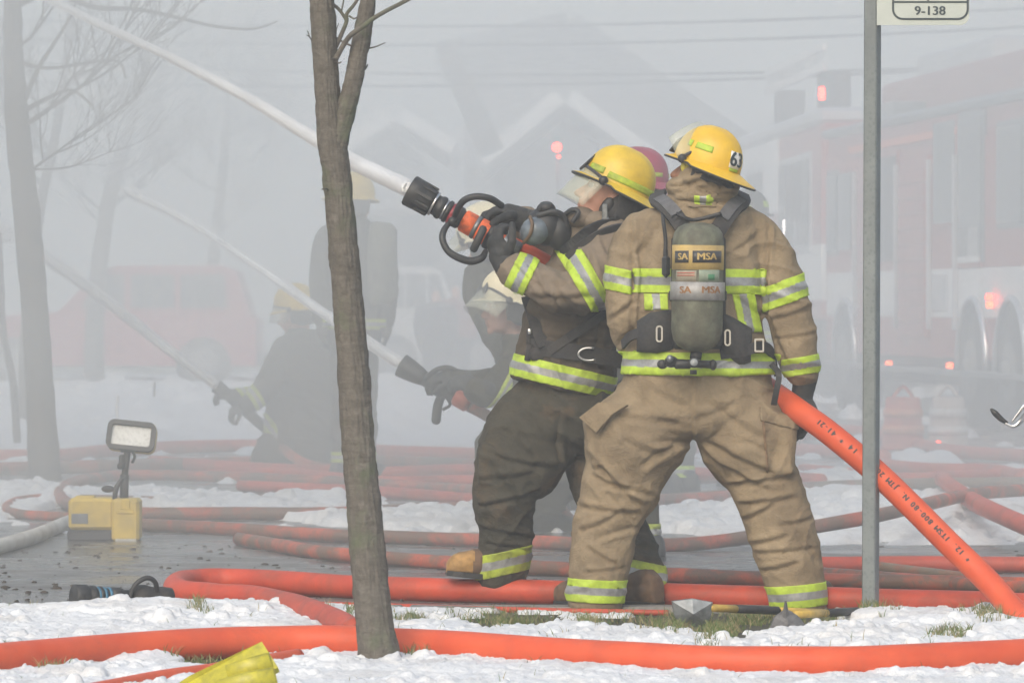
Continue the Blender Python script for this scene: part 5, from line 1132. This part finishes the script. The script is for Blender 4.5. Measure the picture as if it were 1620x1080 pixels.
# the nozzle
nz = empty('hose_nozzle', P(740, 352, D2), 'big black and orange nozzle with loop handles held up by the sooty firefighter', 'nozzle')
A_ = P(641, 297, 17.84); B_ = P(800, 386, 17.82); ax2 = (B_ - A_).normalized(); k2 = 1 / S(D2)
def nal(prof, m, nm, par=nz, n=28): return ob(nm, tube([A_ + ax2 * p * k2 for p, r in prof], [r * k2 for p, r in prof], n, up=Vector((0, 0, 1))), m, par)
nal([(6, 13), (6.5, 23.5), (9, 25.5), (24, 25), (28, 23), (40, 21.5), (52, 19.5), (54, 13)], M_black, 'bumper')
V = []; Fc = []
fr = frames([A_, B_], Vector((0, 0, 1)))[0]
for k in range(9):
    a = k / 9 * 2 * math.pi; c = A_ + ax2 * 30 * k2 + (fr[1] * math.cos(a) + fr[2] * math.sin(a)) * 23.0 * k2; v, f = box((0, 0, 0), (38 * k2, .018, .010), Matrix((ax2, ax2.cross(fr[1] * math.cos(a) + fr[2] * math.sin(a)), fr[1] * math.cos(a) + fr[2] * math.sin(a))).transposed(), bev=.003); n = len(V); V += [p + c for p in v]; Fc += [tuple(i + n for i in q) for q in f]
ob('bumper_grips', (V, Fc), M_black, nz, smooth=False)
nal([(51, 20), (53, 20.3), (54.5, 20)], M_steel, 'silver_ring')
nal([(54, 16.5), (60, 17), (62, 19), (68, 19), (70, 16), (74, 16), (75, 18.5), (80, 18.5), (81, 16), (90, 16.5), (92, 18), (100, 18), (103, 15), (116, 15)], M_black, 'barrel')
nal([(70.5, 16.8), (72, 17.6), (73.5, 16.8)], M_steel, 'silver_ring'); nal([(82, 17), (84, 18.2), (88, 18.2), (89, 17)], simple('dark_red_ring', (.2, .02, .03), .5), 'red_ring')
nal([(104, 15), (106, 18), (124, 18.5), (126, 17), (132, 17), (134, 19), (158, 20), (160, 17), (170, 16), (190, 14)], M_orangeN, 'valve_body')
nal([(125, 17.6), (127, 19.6), (131, 19.6), (133, 17.6)], M_steelD, 'dark_ring'); nal([(150, 21), (152, 23), (160, 23), (162, 21)], M_black, 'clamp')
nal([(176, 14), (178, 16), (205, 15), (208, 13)], M_steelD, 'coupling')
ob('bail_handle', join(ctube([P(718, 351, D2 + .0), P(722, 336, D2 - .06), P(733, 318, D2 - .10), P(752, 311, D2 - .11), P(775, 314, D2 - .1), P(793, 325, D2 - .06)], [.010, .013, .0135, .0135, .0135, .0135], 7, 12, round_cap=True)), M_black, nz)
ob('pistol_grip', join(ctube([P(712, 352, D2 - .05), P(703, 363, D2 - .10), P(700, 378, D2 - .12), P(708, 396, D2 - .13), P(724, 407, D2 - .13), P(745, 413, D2 - .12), P(762, 408, D2 - .11), P(768, 398, D2 - .08)], [.010, .0125, .0135, .0135, .0145, .016, .014, .011], 7, 12, round_cap=True), box(P(757, 378, D2 - .07), (.03, .05, .11), Matrix.Rotation(math.radians(25), 3, 'Y'), bev=.008), tube([P(716, 350, D2 - .09), P(716, 350, D2 + .09)], .018, 12)), M_black, nz)
v, f = text_vf('2', .04, .0006, .0012); Mt = Matrix((ax2, Vector((0, -1, 0)).cross(ax2), Vector((0, -1, 0)))).transposed(); ob('lettering', ([Mt @ p + A_ + ax2 * 142 * k2 + Vector((0, -.0485, 0)) for p in v], f), mt, nz, smooth=False)
glove(p2, P(805, 418, D2 - .13), (-.55, .05, .83), (.55, .62, .55), (.9, .8, .5), side=-1, s=1.12, thumb=.5)
ob('glove_cuff', ctube([P(812, 428, D2 - .15), P(801, 417, D2 - .13), P(792, 406, D2 - .125)], [.052, .054, .046], 5, 18, round_cap=True), M_glove, p2)
glove(p2, P(826, 347, D2 + .10), (-1, -.12, .28), (-.25, -.15, -1), (.7, .8, .6), side=1, s=1.15, thumb=.6)
glov_pad = ob('glove_cuff', ctube([P(845, 362, D2 + .14), P(832, 352, D2 + .11), P(815, 343, D2 + .09)], [.05, .054, .046], 5, 18, round_cap=True), M_glove, p2)

# ---- the crew in the smoke ---------------------------------------------------------
GR = 'firefighters further back in the smoke'
def L(c, d, k=1.0): return [(q[0], q[1], d + (q[3] if len(q) > 3 else 0), q[2] * k) for q in c]
def T(c, d, dep=.15): return [(q[0], q[1], d, q[2], dep * (q[3] if len(q) > 3 else 1), q[4] if len(q) > 4 else 0) for q in c]
# crouched with the middle nozzle
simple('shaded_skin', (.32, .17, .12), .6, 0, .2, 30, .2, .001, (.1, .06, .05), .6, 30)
D3 = 23.2; h3 = headM(803, 476, D3, (-.88, -.42, .05), (-.02, 0, 1), 1.08)
p3, c3, t3 = person('crouching firefighter with cream helmet aiming the smaller nozzle, half hidden by the dark trousers', T([(820, 530, 26, .7), (828, 545, 34, .8), (840, 562, 48), (850, 600, 56), (862, 650, 60), (875, 700, 60), (880, 725, 58)], D3),
    [L([(835, 558, 26), (812, 585, 28, -.12), (790, 612, 26, -.2), (768, 622, 22, -.28), (752, 615, 19, -.3)], D3), L([(850, 560, 26), (815, 600, 24, .1), (760, 605, 20, .0), (718, 600, 17, -.05)], D3)],
    T([(880, 700, 56), (880, 740, 60), (872, 760, 48)], D3), [L([(862, 740, 38), (820, 715, 36, -.1), (785, 702, 33, -.15), (785, 740, 28, -.1), (800, 800, 24), (805, 835, 22)], D3), L([(890, 750, 38), (850, 810, 32, .1), (880, 838, 26, .2), (930, 838, 22, .3)], D3)],
    h3, M_drab, M_drab, MATS['shaded_skin'], .011, GR, G(850, 842), seed=31)
helmet(p3, h3, M_helmW, [(-80, -140, .2, .36, M_limeD), (30, 80, .2, .36, M_limeD)], shield=(38, .13))
ob('eye', xf(join(ell((-.032, .087, -.030), .0115), ell((.032, .087, -.030), .0115)), h3), MATS['eye_white'], p3)
boot(p3, G(822, 843) + Vector((0, 0, .015)), G(770, 843) + Vector((0, 0, .015)), P(805, 830, D3), M_black, None, 1, .012)
g3 = glove(p3, P(722, 600, D3 - .05), (-.95, -.1, .1), (0, .3, -1), (.8, .8, .5), 1, s=1.1, vox=.008); glove(p3, P(755, 612, D3 - .3), (-.9, .1, .3), (.1, .5, -.8), (.8, .8, .5), -1, s=1.1, vox=.008)
band(c3, 'reflective_stripe', P(800, 602, D3 - .18), Vector((.7, .2, -.5)), .026, lambda PX, PY, A: (PX < 812) & (PY > 585) & (A[:, 1] < D3 - .12), M_limeD, M_silver, c3)
nz3 = empty('hose_nozzle', P(690, 605, D3), 'smaller dark nozzle with hanging pistol grip held by the crouching firefighter', 'nozzle')
A3 = P(634, 577, D3); B3 = P(780, 662, D3 - .1); a3 = (B3 - A3).normalized(); k3 = 1 / S(D3)
ob('bumper', tube([A3 + a3 * p * k3 for p in (0, 1, 14, 32, 44)], [r * k3 for r in (12, 19, 18, 15, 12)], 20), M_black, nz3)
ob('barrel', tube([A3 + a3 * p * k3 for p in (40, 60, 62, 80, 82, 110)], [r * k3 for r in (12, 12, 15, 15, 11, 10)], 18), M_black, nz3)
ob('valve_body', tube([A3 + a3 * p * k3 for p in (100, 104, 124, 128)], [r * k3 for r in (10, 14, 14, 10)], 18), simple('smoky_orange', (.35, .07, .03), .5), nz3)
ob('pistol_grip', join(ctube([P(700, 622, D3), P(693, 640, D3), P(690, 664, D3)], [.022, .024, .024], 5, 12, round_cap=True), ctube([P(706, 628, D3), P(712, 640, D3), P(700, 648, D3)], .008, 5, 8)), M_black, nz3)
ob('bail_handle', ctube([P(672, 600, D3 - .06), P(690, 585, D3 - .08), P(712, 582, D3 - .08), P(735, 596, D3 - .06)], .013, 6, 10), M_black, nz3)
setp(ob('fire_hose', tube(catmull([P(742, 642, D3 - .05), P(770, 657, D3 - .1), P(800, 680, D3 - .12), P(850, 740, D3), P(900, 820, D3 + .3), P(960, 858, D3 + .4)], 8), .030, 14), M_hoseD), 'hose running from the smaller nozzle down past the crouching firefighter', 'fire hose')
# behind the nozzle man
D4 = 24.5; h4 = headM(768, 372, D4, (-.75, .5, -.35), (-.35, .1, .93), 1.15)
p4, c4, t4 = person('firefighter with cream helmet standing bent just behind the big nozzle, arm curving down', T([(785, 412, 24, .7), (792, 425, 34, .8), (800, 445, 46), (812, 490, 52), (830, 540, 54), (845, 600, 54), (850, 640, 54)], D4),
    [L([(768, 425, 24), (756, 445, 25, -.1), (760, 480, 23, -.15), (778, 520, 21, -.2), (800, 560, 19, -.2)], D4), L([(840, 440, 25), (860, 500, 24), (870, 560, 20)], D4)],
    T([(850, 620, 52), (852, 670, 54), (850, 690, 45)], D4), [L([(830, 670, 30), (826, 730, 26), (822, 800, 22), (822, 815, 22)], D4), L([(872, 670, 30), (885, 740, 26), (895, 800, 22), (895, 818, 22)], D4)], h4, M_drab, M_drab, M_skin, .013, GR, G(850, 826), seed=41)
helmet(p4, h4, M_helmW, None, shield=(60, .12), full=False)
for q in ((822, 822), (895, 824)): boot(p4, G(*q) + Vector((0, 0, .015)), G(q[0] - 34, q[1] + 2) + Vector((0, 0, .015)), P(q[0], q[1] - 14, D4), M_black, None, 1, .014)
glove(p4, P(803, 565, D4 - .2), (.3, 0, -1), (-.8, -.4, 0), (.5, .6, .4), 1, vox=.009)
def upright(px, top, d, label, hm, fwd, coat_m=M_drab, trou_m=M_drab, group=GR, trim=(M_limeD, M_silver), vox=.016, trimh=None, seed=5, w=1.0, hel=True, skin=M_skin, sh=None, gap=26):
    """a simple standing figure: helmet top at pixel (px,top), feet on the ground at distance d"""
    s_ = S(d); gy = 480 + CH * s_; H = gy - top; q = lambda f: top + H * f; k = H / 480.0 * w; X_ = lambda v: px + v * k
    hm_M = headM(px, q(.075), d, fwd, (0, 0, 1), H / s_ / 1.86)
    pe, c_, t_ = person(label, T([(px, q(.135), 26 * k, .6), (px, q(.155), 36 * k, .8), (px, q(.18), 62 * k), (px, q(.25), 68 * k), (px, q(.38), 66 * k), (px, q(.47), 70 * k), (px, q(.51), 74 * k)], d),
        [L([(X_(sx * 52), q(.185), 22 * k), (X_(sx * 72), q(.23), 25 * k), (X_(sx * 80), q(.34), 23 * k, -.03), (X_(sx * 78), q(.44), 20 * k, -.10), (X_(sx * 74), q(.48), 18 * k, -.12)], d) for sx in (-1, 1)],
        T([(px, q(.48), 64 * k), (px, q(.52), 66 * k), (px, q(.56), 55 * k)], d), [L([(X_(sx * (gap + 4)), q(.54), 34 * k), (X_(sx * (gap + 6)), q(.65), 31 * k), (X_(sx * (gap + 8)), q(.8), 27 * k), (X_(sx * (gap + 9)), q(.955), 25 * k)], d) for sx in (-1, 1)],
        hm_M, coat_m, trou_m, skin, vox, group, G(px, gy), seed=seed)
    if hel: helmet(pe, hm_M, hm, trimh, full=False, shield=sh)
    for sx in (-1, 1):
        g = G(X_(sx * (gap + 9)), gy) + Vector((0, 0, .012)); f = Vector(fwd); f.z = 0; f.normalize(); boot(pe, g - f * .08, g + f * .2, g + Vector((0, 0, .11)), M_black, None, 1, .014)
        glove(pe, P(X_(sx * 74), q(.49), d - .12), (0, 0, -1), (-sx, 0, 0), (.4, .5, .4), sx, vox=.010)
    if trim:
        band(c_, 'reflective_stripe', P(px, q(.49), d), (0, 0, 1), .035, lambda PX, PY, A: np.abs(PX - px) < 76 * k, *trim, c_)
        band(t_, 'reflective_stripe', P(px, q(.925), d), (0, 0, 1), .035, lambda PX, PY, A: PY > 0, *trim, t_)
    return pe, c_, t_
u = upright(560, 276, 30.2, 'tall standing firefighter with pale yellow helmet and boxy back pack directly behind the tree', M_helm2, (.7, .6, -.1), w=.68, seed=51, gap=18)
bp = empty('air_pack', P(600, 420, 30.0), 'boxy pack on the back of the standing firefighter behind the tree', 'air tank')
ob('cylinder', loft([(P(604, y_, 29.95), Vector((r / S(30), 0, 0)), Vector((0, r / S(30), 0))) for y_, r in ((352, 14), (358, 20), (400, 23), (470, 23), (482, 16))], 20), M_cyl, bp)
ob('frame', pbox(583, 356, 628, 470, 30.0, .12, .03), M_blackcl, bp)
upright(1010, 238, 20.6, 'firefighter with maroon helmet hidden between the two men in front', M_helmR, (-.95, .2, .1), trimh=[(-40, -150, .18, .3, M_limeD), (150, 179, .18, .3, M_limeD)], w=.62, seed=61, vox=.013, gap=4)
upright(1071, 305, 28.0, 'firefighter whose striped boots show between the tan legs', M_helmR, (-.9, .3, 0), coat_m=M_sooty, trou_m=M_drab, trim=(M_lime, M_silver), w=.62, seed=71, gap=12)
upright(1183, 303, 29.0, 'firefighter with yellow striped dark helmet just right of the numbered helmet', simple('dark_helmet', (.06, .06, .065), .5), (.8, -.4, 0), trimh=[(-20, 20, .25, .5, M_lime), (60, 120, .1, .3, M_lime)], w=.75, seed=81)
# kneeling
D6 = 32.0; h6 = headM(468, 487, D6, (-.96, -.1, -.18), (-.16, 0, .97), 1.12)
p6, c6, t6 = person('kneeling firefighter with pale yellow helmet working the faint jet left of the tree', T([(478, 520, 22, .7), (480, 530, 30, .8), (482, 545, 44), (484, 590, 56), (482, 640, 62), (480, 690, 64), (480, 715, 64)], D6, .2),
    [L([(452, 550, 20), (438, 578, 21, -.1), (420, 610, 20, -.2), (402, 632, 17, -.25), (390, 642, 15, -.28)], D6), L([(462, 552, 20, .15), (440, 600, 19, .15), (405, 625, 17, .05), (372, 628, 14, 0)], D6)],
    T([(480, 690, 58), (485, 720, 62), (485, 738, 52)], D6, .2), [L([(450, 700, 34), (430, 715, 30, -.1), (425, 735, 24, -.1), (480, 738, 20, .1)], D6), L([(510, 705, 34), (535, 715, 30), (540, 738, 22), (560, 741, 18, .2)], D6)],
    h6, M_drab, M_drab, M_skin, .014, GR, G(480, 743), seed=91)
helmet(p6, h6, M_helm2, None, full=False, shield=(20, .11))
glove(p6, P(388, 640, D6 - .28), (-.8, 0, -.4), (0, .4, -.8), (.8, .8, .5), 1, s=1.1, vox=.01); glove(p6, P(372, 625, D6), (-.9, 0, .1), (0, .2, -1), (.8, .8, .5), -1, s=1.1, vox=.01)
band(c6, 'reflective_stripe', P(402, 632, D6 - .2), Vector((.8, .2, .5)), .04, lambda PX, PY, A: PX < 440, M_limeD, M_silver, c6)
nz6 = empty('hose_nozzle', P(370, 640, D6), 'faint nozzle with hose stub in the kneeling firefighter\'s hands', 'nozzle')
ob('bumper', tube([P(341, 609, D6), P(342, 610, D6), P(356, 622, D6), P(362, 627, D6)], [.03, .052, .046, .035], 16), M_black, nz6)
ob('barrel', tube([P(358, 624, D6), P(395, 655, D6), P(425, 682, D6), P(440, 700, D6)], [.035, .04, .035, .03], 14), M_black, nz6)
setp(ob('fire_hose', tube(catmull([P(432, 690, D6), P(450, 712, D6 - .2), P(500, 738, D6 - .6), P(600, 742, D6 - .6)], 8), .035, 12), M_hoseD), 'hose from the kneeling firefighter\'s nozzle', 'fire hose')
# onlookers far back
GB = 'onlookers far back in the smoke'
upright(690, 455, 58, 'faint dark clothed bystander standing in the far smoke left of the crouching man', M_drab, (0, 1, 0), simple('dark_coat', (.03, .03, .04), .9), M_dark, GB, None, .03, seed=5, hel=False)
upright(722, 448, 60, 'faint bystander beside the dark clothed one, slightly right', M_drab, (.4, 1, 0), simple('red_brown_coat', (.16, .05, .05), .9), M_dark, GB, None, .03, seed=6, hel=False)
M_rim = simple('dull_rim', (.18, .18, .18), .85)
# ------------------------------------------------------------------ fire engines
def engine(ax_, bx_, label, base_px):
    A_ = P(*ax_); B_ = P(*bx_); u = Vector((B_.x - A_.x, B_.y - A_.y, 0)).normalized(); nrm = Vector((u.y, -u.x, 0))   # nrm: into the truck
    if nrm.x < 0: nrm = -nrm
    O = Vector((A_.x, A_.y, 0)); e = empty('fire_engine', O, label, 'fire engine')
    M = Matrix((u, nrm, Vector((0, 0, 1)))).transposed()
    def sp(px, py):            # pixel -> (along the side, height)
        v = (CY - py) / F; dy = math.cos(PITCH) + v * math.sin(PITCH); dz = v * math.cos(PITCH) - math.sin(PITCH); r = Vector(((px - CX) / F / dy, 1, dz / dy))
        n = Vector((nrm.x, nrm.y)); k = (n.x * O.x + n.y * O.y) / (n.x * r.x + n.y * r.y); q = Vector((r.x * k, k, CH + r.z * k)); return (q - O).dot(u), q.z
    def bx(nm, s0, s1, z0, z1, dep, out, m, par=e, bev=.01):
        V, Fc = box(((s0 + s1) / 2, dep / 2 - out, (z0 + z1) / 2), (abs(s1 - s0), dep, abs(z1 - z0)), bev=bev); return ob(nm, ([M @ v + O for v in V], Fc), m, par, smooth=False)
    def px(nm, x0, y0, x1, y1, dep, out, m, par=e, bev=.01):
        s0, z1 = sp(x0, y0); s1, _ = sp(x1, y0); _, z0 = sp(x0, y1); return bx(nm, s0, s1, z0, z1, dep, out, m, par, bev)
    return e, u, nrm, O, M, sp, bx, px
e, u, nrm, O, M, sp, bx, px = engine((1308, 480, 52), (1572, 480, 43), 'large red and white fire engine standing in the smoke at right', None)
Lg = 15.5
sill = lambda s: 1
bx('body', 0, Lg, 1.50, 2.75, 2.4, 0, M_red); bx('lower_body', 0, Lg, .62, 1.02, 2.4, 0, M_red); bx('side_stripe', 0, Lg, 1.02, 1.50, 2.41, .005, M_white)
bx('roof', -.1, Lg, 3.02, 3.12, 2.5, .06, M_steelD, bev=.04); bx('upper_body', 0, Lg, 2.75, 3.02, 2.4, -.02, M_red); bx('roof_stripe', 1.5, 8.6, 2.80, 2.88, .05, .03, simple('orange_stripe', (.6, .1, .03), .4))
bx('chassis', 0, Lg, .35, .62, 2.2, -.1, M_dark)
for i, (s0, s1, z0, z1, m, nm) in enumerate([(.15, .75, 1.75, 2.6, M_win, 'window'), (.95, 1.7, 1.75, 2.6, M_win, 'window'), (2.15, 3.1, .8, 2.65, M_chrome, 'shutter'), (3.25, 4.3, 1.6, 2.7, M_dark, 'pump_panel'), (4.5, 6.0, .8, 2.65, M_chrome, 'shutter'), (6.3, 7.35, 1.95, 2.95, M_win, 'window'), (7.5, 8.6, 1.6, 2.95, M_win, 'window'), (7.5, 8.5, 1.55, 1.9, M_white, 'door'), (9.3, 10.4, 1.9, 2.8, M_win, 'window'), (11, 12.4, .8, 2.6, M_chrome, 'shutter')]):
    if m is M_chrome:
        f = bx('shutter', s0, s1, z0, z1, .06, .03, M_red)
        for k in range(int((z1 - z0) / .155)): bx('slat', s0 + .05, s1 - .05, z0 + .03 + k * .155, z0 + .165 + k * .155, .05, .055, M_red, f)
    else:
        f = bx(nm, s0 - .05, s1 + .05, z0 - .05, z1 + .05, .04, .022, M_red if i % 2 else M_steelD); bx('pane' if m is M_win else 'panel', s0, s1, z0, z1, .03, .035, m, f)
for s_ in (2.0, 3.18, 4.4, 6.15, 7.45): bx('grab_rail', s_ - .02, s_ + .02, .9, 2.6, .05, .07, M_chrome, bev=.008)
def wheel(sc_, zc_, r):
    c = O + u * sc_ + Vector((0, 0, zc_))
    def disc(nm, r0, y0, y1, m, par, n=28): return ob(nm, tube([c + nrm * y0, c + nrm * y1], r0, n), m, par)
    ar = []
    for k in range(15):
        a = math.pi * k / 14; ar.append(c + u * math.cos(a) * (r + .17) + Vector((0, 0, math.sin(a) * (r + .17))) - nrm * .02)
    ob('wheel_arch', tube(ar, .035, 8), M_chrome, e); disc('arch_well', r + .16, -.012, .3, M_dark, e)
    w = disc('wheel', r, -.03, .3, M_black, e); disc('rim', r * .55, -.05, .1, M_rim, w); disc('hub', r * .22, -.10, .1, M_rim, w, 14)
for s_ in (1.25, 8.15, 9.9): wheel(s_, .52, .52)
bx('roof_deck', .4, Lg, 3.12, 3.62, 1.7, -.55, simple('faded_red_paint', (.25, .05, .045), .5), bev=.04); bx('light_bar', 1.4, 3.0, 3.16, 3.32, .5, -.2, M_lens); bx('roof_locker', 1.2, 5.2, 3.62, 3.9, 1.2, -.8, M_chrome, bev=.03)
bx('running_board', 0, Lg, .46, .52, .35, .12, M_steelD); bx('front_locker', 5.9, 6.9, 1.08, 1.45, .04, .02, M_chrome)
def lamp(nm, cx, cy_, r, m, par, d_out=.09):
    s_, z = sp(cx, cy_); c = O + u * s_ + Vector((0, 0, z)) - nrm * d_out; return ob(nm, tube([c + nrm * .06, c], r, 14), m, par)
for q in ((1415, 575, .030, M_lamb), (1512, 578, .028, M_lamb), (1575, 470, .032, M_lred), (1576, 482, .032, M_lamb)): lamp('marker_lamp', *q[:3], q[3], e)
# second engine further back
e, u, nrm, O, M, sp, bx, px = engine((1135, 480, 71), (1300, 480, 57), 'second fire engine further back left of the large one, cab and roof ladder just visible', None)
Lg = 14
bx('body', 0, Lg, .95, 3.4, 2.5, 0, M_red, bev=.05); bx('side_stripe', 0, Lg, 1.2, 1.9, 2.51, .005, M_white); bx('roof', -.1, Lg, 3.4, 3.6, 2.55, .04, M_chrome, bev=.05); bx('upper_body', 0, 9, 2.4, 3.38, .05, .03, M_white)
for s0, s1, z0, z1 in ((.6, 2.2, 2.2, 3.2), (2.6, 4.0, 2.2, 3.2), (5.0, 7.2, 1.2, 3.0), (9.4, 11.2, 1.75, 3.0), (11.5, 12.9, 1.9, 3.0)):
    f = bx('window', s0 - .08, s1 + .08, z0 - .08, z1 + .08, .05, .04, M_chrome); bx('pane', s0, s1, z0, z1, .03, .055, M_win, f)
bx('chassis', 0, Lg, .35, .95, 2.3, -.1, M_dark); wheel(2.2, .55, .55); wheel(8.4, .55, .55); wheel(12.4, .55, .55)
bx('mirror', 12.9, 13.1, 2.2, 2.9, .2, .35, M_dark)
for k in (0, .5): bx('ladder_rail', 7, 14, 4.05 + k * .5, 4.15 + k * .5, .07, .0, M_white)
for k in range(12): bx('ladder_rung', 7.2 + k * .58, 7.26 + k * .58, 4.1, 4.35, .05, -.01, M_chrome)
bx('ladder_support', 7.4, 7.7, 3.6, 4.1, .4, -.1, M_dark); bx('ladder_support', 12.6, 12.9, 3.6, 4.1, .4, -.1, M_dark); lamp('beacon', 1308, 148, .08, M_lred, e)
# lit LED strip on a mast behind the tan firefighter
g = P(1240, 480, 55); st = empty('light_mast', (g.x, 55, 0), 'upright strip of bright white lamps glowing just right of the tan firefighter\'s shoulder', 'light')
ob('mast', tube([(g.x, 55.04, 0), (g.x, 55.04, P(0, 345, 55).z)], .03, 8), M_dark, st)
for k in range(9): c = P(1240, 350 + k * 4.6, 55); ob('lamp', tube([c + Vector((0, .02, 0)), c - Vector((0, .02, 0))], .011, 8), M_lwh, st)
# red beacons in mid distance
for (x, y, r, m, l) in ((881, 233, .055, M_lred, 'upper red beacon glowing in the smoke left of the tilted yellow helmet'), (884, 248, .022, M_lred, 'small red beacon just under the larger one left of the tilted helmet')):
    c = P(x, y, 52); b = empty('beacon', (c.x, 52, 0), l, 'warning light'); ob('lamp', ell(c, r), m, b); ob('mast', tube([(c.x, 52.1, 0), (c.x, 52.1, c.z)], .012, 6), M_steelD, b)
# drums and beacon on the road in front of the engine
def drum(x0, x1, y1, y0, d, body, stripe, label, name='traffic_drum'):
    c = G((x0 + x1) / 2, 480 + CH * S(d)); s_ = S(d); w = (x1 - x0) / s_ / 2; h = (y0 - y1) / s_; e = empty(name, c, label, 'drum', 'traffic drums in front of the fire engine')
    ob('drum_body', tube([c + Vector((0, 0, z * h)) for z in (0, .05, .06, .95, 1)], [w * 1.08, w * 1.08, w, w * .82, w * .74], 22), body, e)
    for z in (.3, .62): ob('stripe', tube([c + Vector((0, 0, (z + k) * h)) for k in (0, .16)], [w * (1 - .19 * z) + .012, w * (1 - .19 * (z + .16)) + .012], 22), stripe, e)
    ob('handle', tube(catmull([c + Vector((-.08, 0, h)), c + Vector((0, 0, h + .08)), c + Vector((.08, 0, h))], 5), .015, 6), body, e); return e
drum(1395, 1462, 655, 738, 36.5, M_hoseR, simple('faded_orange', (.5, .16, .08), .6), 'orange drum standing in front of the engine between the sign post and the red lamp')
dd = drum(1468, 1532, 655, 742, 36, simple('dirty_drum', (.36, .31, .29), .6), simple('grey_stripe', (.45, .45, .45), .6), 'pale drum with a glowing red lamp in front of the engine')
ob('lamp', ell(P(1484, 703, 35.6), (.028, .02, .028)), M_lred, dd)
# ------------------------------------------------------------------ parked vehicles
def wgn(x0, x1, d, label, paint, flip=1, h=1.75, name='parked_car'):
    s_ = S(d); X0 = (x0 - CX) / s_; X1 = (x1 - CX) / s_; Ln = X1 - X0; e = empty(name, ((X0 + X1) / 2, d, 0), label, 'car')
    fx = lambda t_: X0 + Ln * (t_ if flip > 0 else 1 - t_)
    low = [(0, .35), (0, .95), (.03, 1.02), (.62, 1.06), (.95, .98), (1.0, .88), (1.0, .35)]; up = [(.02, 1.0), (.07, h - .08), (.12, h), (.48, h), (.54, h - .08), (.68, 1.04)]
    for nm, ou, w, m in (('body', low, 1.85, paint), ('cabin', up, 1.6, paint)):
        o_ = [(fx(a), z) for a, z in ou]; o_ = o_ if flip > 0 else o_[::-1]; ob(nm, prism(o_, w, None, (0, d + .95, 0)), m, e, smooth=False)
    for a0, a1, b0, b1 in ((.10, .26, .11, .26), (.28, .43, .28, .43), (.45, .60, .45, .53)):
        o_ = [(fx(a0), 1.1), (fx(a1), 1.1), (fx(b1), h - .12), (fx(b0), h - .12)]; ob('window', prism(o_, .03, None, (0, d + .15, 0)), M_win, e, smooth=False)
    for a in (.18, .82):
        c = Vector((fx(a), d, .36)); w = ob('wheel', tube([c, c + Vector((0, .25, 0))], .36, 24), M_black, e); ob('rim', tube([c - Vector((0, .02, 0)), c + Vector((0, .1, 0))], .22, 18), simple('dull_rim', (.2, .2, .2), .8), w)
    ob('tail_light', box((fx(.01), d + .1, .85), (.06, .12, .25), bev=.01), simple('tail_red', (.4, .02, .02), .4), e, smooth=False); ob('bumper', box((fx(.5), d + .93, .42), (Ln + .12, 1.8, .18), bev=.03), M_dark, e, smooth=False); return e
wgn(-60, 405, 60, 'red station wagon barely visible in the smoke on the left behind the snow', simple('dark_red_paint', (.3, .05, .07), .35), -1, 1.66)
wgn(585, 790, 66, 'pale van shape in the smoke behind the standing firefighter', simple('dull_grey_paint', (.42, .42, .42), .5), 1, 1.7)
# ------------------------------------------------------------------ houses
def house(xp, yp, xl, yl, xr, yr, d, depth, label, wall, roof):
    pk = P(xp, yp, d); l = P(xl, yl, d); r = P(xr, yr, d); e = empty('house', (pk.x, d, 0), label, 'house'); ze = min(l.z, r.z)
    ob('wall', prism([(l.x + .5, 0), (r.x - .5, 0), (r.x - .5, r.z), (pk.x, pk.z - .25), (l.x + .5, l.z)], depth, None, (0, d + depth / 2 + .4, 0)), wall, e, smooth=False)
    for a, b in ((l, pk), (pk, r)):
        n = Vector((-(b.z - a.z), 0, b.x - a.x)).normalized() * .25; o_ = [(a.x, a.z), (b.x, b.z), (b.x + n.x, b.z + n.z), (a.x + n.x, a.z + n.z)]
        ob('roof', prism(o_, depth + .8, None, (0, d + depth / 2 + .3, 0)), roof, e, smooth=False)
        t_ = [(a.x, a.z - .25), (b.x, b.z - .25), (b.x, b.z), (a.x, a.z)]; ob('bargeboard', prism(t_, .12, None, (0, d - .12, 0)), M_dark, e, smooth=False)
    w = r.x - l.x
    for k in range(3):
        cx = l.x + w * (.22 + .28 * k); f = ob('window', box((cx, d + .36, 1.9), (1.5, .12, 1.7)), M_white, e, smooth=False); ob('pane', box((cx, d + .29, 1.9), (1.3, .04, 1.5)), M_win, f, smooth=False)
    return e
M_wall = simple('grey_siding', (.22, .22, .23), .8, 0, .15, 2, 0); M_wall2 = simple('dark_siding', (.14, .13, .13), .8, 0, .15, 2, 0); M_snowroof = simple('snowy_roof', (.75, .76, .78), .8, 0, .05, 1, 0); M_shing = simple('dark_shingles', (.06, .06, .065), .85, 0, .2, 2, 0)
house(625, 192, 545, 246, 712, 244, 78, 9, 'gabled house with snowy roof in the smoke right of the front tree', M_wall, M_snowroof)
house(893, 163, 770, 262, 1030, 262, 74, 10, 'gabled house with dark walls in the smoke above the nozzle firefighter', M_wall2, M_snowroof)
house(900, 40, 690, 90, 1180, 235, 84, 12, 'large house with a broad dark roof, faintest of the three in the smoke', M_wall2, M_shing)
e = setp(ob('utility_pole', tube([P(778, 242, 70), P(738, 150, 70), P(704, 70, 70)], [.2, .18, .16], 12), M_barkfar), 'leaning pole crossing between the two gabled houses', 'pole')
for i, (y0, y1, l) in enumerate([(22, 8, 'topmost'), (52, 38, 'second'), (86, 100, 'third'), (122, 98, 'lowest')]):
    a = P(-200, y0, 62 + i); b = P(1800, y1 - 6, 62 + i); q = [a.lerp(b, k / 20) + Vector((0, 0, -.25 * 4 * (k / 20) * (1 - k / 20))) for k in range(21)]
    setp(ob('overhead_wire', tube(q, .022, 6), M_dark), '%s of the faint overhead wires across the top of the view' % l, 'wire', 'overhead wires')
